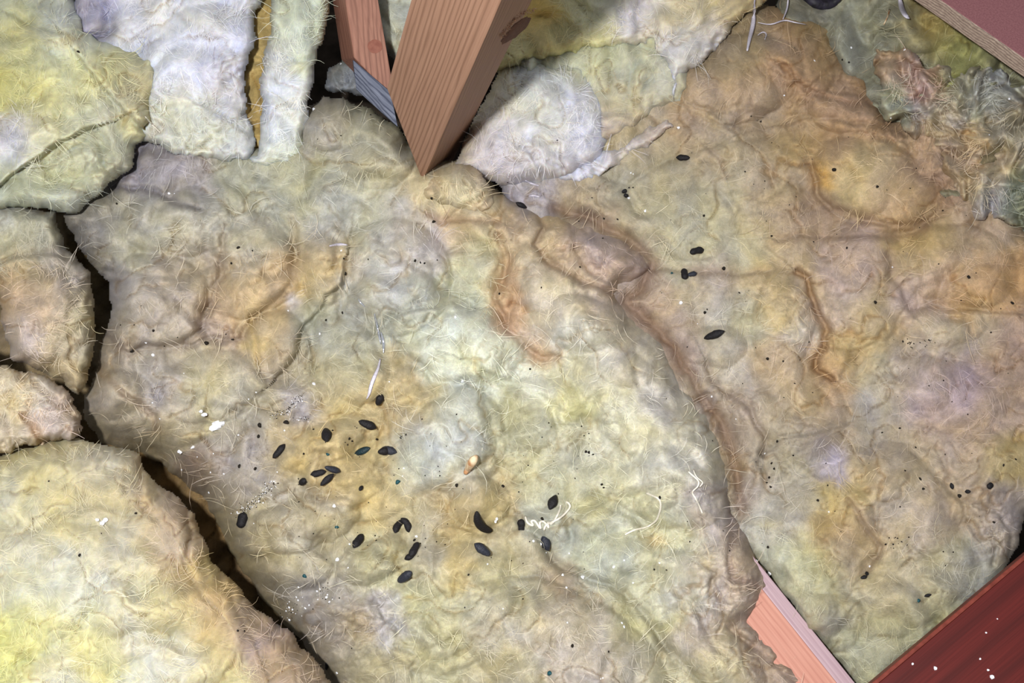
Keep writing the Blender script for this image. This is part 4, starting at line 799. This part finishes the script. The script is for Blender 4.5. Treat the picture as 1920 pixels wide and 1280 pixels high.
# ------------------------------------------------------------------ droppings
DROP = plain('dropping_dark', '100e11', 0.6, 0.3, '1a181c', 1500, bump=0.8)
DROPB = plain('dropping_bluish', '191b25', 0.5, 0.4, '292d3a', 1500, bump=0.8)
DROPT = plain('dropping_teal', '101d24', 0.5, 0.4, '0c3039', 1200, bump=0.8)
TEAL = plain('teal_crumb', '0f4f58', 0.6, 0.4, '0a3238', 1500)
BLACK = plain('black_crumb', '17140f', 0.8, 0.2, '241f1a', 1500)
def spindle_mesh(name, L, Wd, bend=0.0, blunt=0.6, seed=0, seg=12, rings=12, tail=0.0):
    r = random.Random(seed); bm = bmesh.new(); prev = None; ph = r.uniform(0, 6)
    first = bm.verts.new((-L / 2 - tail, 0, 0)); rows = []
    for i in range(rings):
        s = (i + 0.6) / (rings + 0.2); x = -L / 2 + L * s
        rad = Wd / 2 * (1 - abs(2 * s - 1) ** (1.35 + 2.6 * blunt)) ** (0.85) * (1 + 0.10 * math.sin(9 * s + ph) * r.uniform(.5, 1))
        yo = bend * (1 - (2 * s - 1) ** 2)
        rows.append([bm.verts.new((x, yo + rad * math.cos(2 * math.pi * k / seg) * (1 + r.uniform(-.06, .06)), rad * .85 * math.sin(2 * math.pi * k / seg) * (1 + r.uniform(-.06, .06)))) for k in range(seg)])
    last = bm.verts.new((L / 2, 0, 0))
    for k in range(seg):
        bm.faces.new((first, rows[0][(k + 1) % seg], rows[0][k])); bm.faces.new((last, rows[-1][k], rows[-1][(k + 1) % seg]))
        for i in range(rings - 1): bm.faces.new((rows[i][k], rows[i][(k + 1) % seg], rows[i + 1][(k + 1) % seg], rows[i + 1][k]))
    bmesh.ops.recalc_face_normals(bm, faces=bm.faces)
    me = bpy.data.meshes.new(name); bm.to_mesh(me); bm.free(); return me
def place(o, u, v, ang, lift=0.0, flat=False):
    p, ex, ey, n = frame_at(u, v, 6)
    a = math.radians(ang); X = (ex * math.cos(a) + ey * math.sin(a)).normalized(); Y = n.cross(X)
    M = Matrix((X, Y, n)).transposed().to_4x4(); M.translation = p + n * lift; o.matrix_world = M
for i, (u, v, L, Wd, ang, mt, bend, blunt, tail, lab) in enumerate(DROPPINGS):
    L *= 1.2; Wd *= 1.12
    me = spindle_mesh('dropping', L * S, Wd * S, bend * S, blunt, i, tail=tail * S)
    o = link('dropping', me, {'k': DROP, 'b': DROPB, 't': DROPT}[mt])
    place(o, u, v, ang, Wd * S * 0.42); tag(o, lab, 'dropping')
# small crumbs
crumbs = {}
for i in range(6): crumbs[i] = spindle_mesh('crumb', 1.0, 0.55 + 0.08 * i, 0.1 * (i % 3), 0.7, 40 + i, 6, 4)
for i, me in crumbs.items(): me.materials.append(BLACK); me.polygons.foreach_set('use_smooth', np.ones(len(me.polygons), bool))
tmes = crumbs[2].copy(); tmes.materials.clear(); tmes.materials.append(TEAL)
rnd = random.Random(7)
def crumb(u, v, s, ang, lab, grp, me):
    if surf(u, v) < -1: return
    o = bpy.data.objects.new('crumb', me); COL.objects.link(o)
    place(o, u, v, ang, s * S * 0.15); o.matrix_world = o.matrix_world @ Matrix.Scale(s * S, 4); tag(o, lab, 'crumb', grp)
for (grp, lab, lst) in CRUMBS:
    for k, c in enumerate(lst):
        crumb(c[0], c[1], c[2], c[3] if len(c) > 3 else rnd.uniform(0, 180), lab, grp, crumbs[rnd.randrange(6)])
for (grp, lab, u0, v0, u1, v1, n) in DUST:
    for k in range(n):
        crumb(rnd.uniform(u0, u1), rnd.uniform(v0, v1), rnd.uniform(1.6, 3.4), rnd.uniform(0, 180), lab, grp, crumbs[rnd.randrange(6)])
for (u, v, s, lab) in TEALS: crumb(u, v, s, rnd.uniform(0, 180), lab, None, tmes)

# ------------------------------------------------------------------ white chips
CHIPM = plain('white_chip', 'f4f5fa', 0.35, 0.6, 'e2e6f0', 800)
def chip_mesh(seed, pieces=1, spread=0.3):
    r = random.Random(seed); bm = bmesh.new()
    for q_ in range(pieces):
        cx, cy = (r.uniform(-spread, spread), r.uniform(-spread, spread)) if pieces > 1 else (0, 0)
        k = r.randint(5, 7); sz = 0.5 if pieces == 1 else r.uniform(.14, .3); a0_ = r.uniform(0, 6)
        tz = r.uniform(-.15, .15); ty = r.uniform(-.15, .15)
        ring = []
        for i in range(k):
            a = a0_ + 2 * math.pi * i / k; rr = sz * r.uniform(.55, 1)
            ring.append((cx + rr * math.cos(a), cy + rr * math.sin(a)))
        lo = [bm.verts.new((x, y, -.1 + x * tz + y * ty)) for x, y in ring]
        hi = [bm.verts.new((cx + (x - cx) * .85, cy + (y - cy) * .85, .14 + x * tz + y * ty + r.uniform(-.04, .04))) for x, y in ring]
        bm.faces.new(hi); bm.faces.new(lo[::-1])
        for i in range(k): bm.faces.new((lo[i], lo[(i + 1) % k], hi[(i + 1) % k], hi[i]))
    me = bpy.data.meshes.new('white_flake'); bm.to_mesh(me); bm.free(); me.materials.append(CHIPM); return me
FL = [chip_mesh(60 + i) for i in range(6)]
def flake(u, v, s, lab, grp=None, me=None):
    if surf(u, v) < -1: return
    o = bpy.data.objects.new('white_flake', me or FL[rnd.randrange(6)]); COL.objects.link(o)
    place(o, u, v, rnd.uniform(0, 180), s * S * 0.12); o.matrix_world = o.matrix_world @ Matrix.Scale(s * S, 4); tag(o, lab, 'flake', grp)
for (u, v, s, n, lab) in BIGFLAKES: flake(u, v, s, lab, None, chip_mesh(int(u + v), n, 0.33) if n > 1 else None)
for (grp, lab, lst) in FLAKES:
    for (u, v, s) in lst: flake(u, v, s, lab, grp)

# flakes lying on the red board
for (u, v, s) in [(1754, 1252, 8), (1711, 1244, 5), (1860, 1268, 9), (1853, 1256, 5), (1849, 1186, 4), (1870, 1160, 3), (1838, 1235, 4)]:
    o = bpy.data.objects.new('white_flake', FL[rnd.randrange(6)]); COL.objects.link(o)
    p = Vector(at(u, v, zr + 0.0005)); o.matrix_world = Matrix.Translation(p) @ Matrix.Rotation(rnd.uniform(0, 3), 4, 'Z') @ Matrix.Scale(s * S, 4)
    tag(o, 'tiny white fleck lying on the dark red-brown board', 'flake', 'flecks on the red-brown board')

# grit streaks: far too fine to count
def grit(label, pts, n, spread, seed):
    r = random.Random(seed); bm = bmesh.new(); mats = []
    for i in range(n):
        k = r.uniform(0, len(pts) - 1.001); j = int(k); f = k - j
        u = pts[j][0] * (1 - f) + pts[j + 1][0] * f + r.gauss(0, spread); v = pts[j][1] * (1 - f) + pts[j + 1][1] * f + r.gauss(0, spread)
        z = surf(u, v)
        if z < -1: continue
        s = r.uniform(0.45, 1.5) * S; p = Vector(at(u, v, z)) + Vector((0, 0, s * .5)); M = Matrix.Translation(p) @ Matrix.Rotation(r.uniform(0, 6), 4, Vector((r.random(), r.random(), r.random())).normalized()) @ Matrix.Diagonal((s, s * r.uniform(.5, 1), s * .6, 1))
        b4 = len(bm.faces); bmesh.ops.create_icosphere(bm, subdivisions=1, radius=1.0, matrix=M)
        bm.faces.ensure_lookup_table(); w_ = 1 if r.random() < 0.4 else 0
        for q_ in range(b4, len(bm.faces)): bm.faces[q_].material_index = w_
    me = bpy.data.meshes.new('grit'); bm.to_mesh(me); bm.free(); me.materials.append(BLACK); me.materials.append(CHIPM)
    o = bpy.data.objects.new('grit', me); COL.objects.link(o); tag(o, label, 'grit', kind='stuff')
for g_ in GRITS: grit(*g_)

# ------------------------------------------------------------------ threads and strands
THR = plain('white_thread', 'e8e2d6', 0.6, 0.3, 'd6cfc0', 900); HAIR = plain('pale_strand', 'cfcbd6', 0.4, 0.5, 'b5b0c0', 900)
FOIL = plain('silver_sliver', 'd8dce6', 0.18, 0.9, 'b0b6c4', 900, metal=0.7); RUST = plain('brown_stub', 'a87a54', 0.8, 0.2, 'd8c8a8', 220)
def tube(name, pts, rad, mat, label, cat, lift=1.2, group=None, seg=6, absz=None, flatten=1.0, sub=4):
    P = []
    A_ = [np.array(p, float) for p in pts]
    for i in range(len(A_) - 1):
        p0 = A_[max(i - 1, 0)]; p1 = A_[i]; p2 = A_[i + 1]; p3 = A_[min(i + 2, len(A_) - 1)]
        for k in range(sub):
            t = k / sub; P.append(0.5 * ((2 * p1) + (-p0 + p2) * t + (2 * p0 - 5 * p1 + 4 * p2 - p3) * t * t + (-p0 + 3 * p1 - 3 * p2 + p3) * t ** 3))
    P.append(A_[-1])
    W = []
    for p in P:
        ex_ = p[2] if len(p) > 2 else 0
        z = surf(p[0], p[1])
        if z < -1: z = -0.02
        W.append(Vector(at(p[0], p[1], z + (lift + ex_) * S)))
    if len(W) > 4:
        W = [W[0]] + [(W[i - 1] + W[i] * 2 + W[i + 1]) / 4 for i in range(1, len(W) - 1)] + [W[-1]]
    bm = bmesh.new(); rows = []
    for i, p in enumerate(W):
        d = (W[min(i + 1, len(W) - 1)] - W[max(i - 1, 0)]).normalized(); s_ = d.cross(Vector((0, 0, 1))).normalized(); n_ = s_.cross(d)
        r_ = (rad if not callable(rad) else rad(i / (len(W) - 1))) * S
        rows.append([bm.verts.new(p + s_ * r_ * math.cos(6.2832 * k / seg) + n_ * r_ * flatten * math.sin(6.2832 * k / seg)) for k in range(seg)])
    for i in range(len(rows) - 1):
        for k in range(seg): bm.faces.new((rows[i][k], rows[i][(k + 1) % seg], rows[i + 1][(k + 1) % seg], rows[i + 1][k]))
    bm.faces.new(rows[0][::-1]); bm.faces.new(rows[-1])
    bmesh.ops.recalc_face_normals(bm, faces=bm.faces)
    me = bpy.data.meshes.new(name); bm.to_mesh(me); bm.free()
    o = link(name, me, mat); tag(o, label, cat, group); return o
CURL = plain('curl_wool', 'dcdae4', 0.95, 0.1, 'c8c6d0', 300, bump=0.6)
MATS = dict(W=CURL, K=plain('dark_scrap', '2a2734', 0.6, 0.4, '15131a', 300, bump=0.6), T=THR, H=HAIR, F=FOIL, R=RUST)
for (nm_, pts, rad, mk, lab, cat, lift, flat) in STRANDS:
    if isinstance(rad, tuple):
        ra, rb2 = rad; radf = (lambda t, ra=ra, rb2=rb2: ra * (0.25 + 0.75 * math.sin(math.pi * min(max(t * .92 + .04, 0), 1))) + rb2 * 0)
    else: radf = rad
    tube(nm_, pts, radf, MATS[mk], lab, cat, lift, flatten=flat)
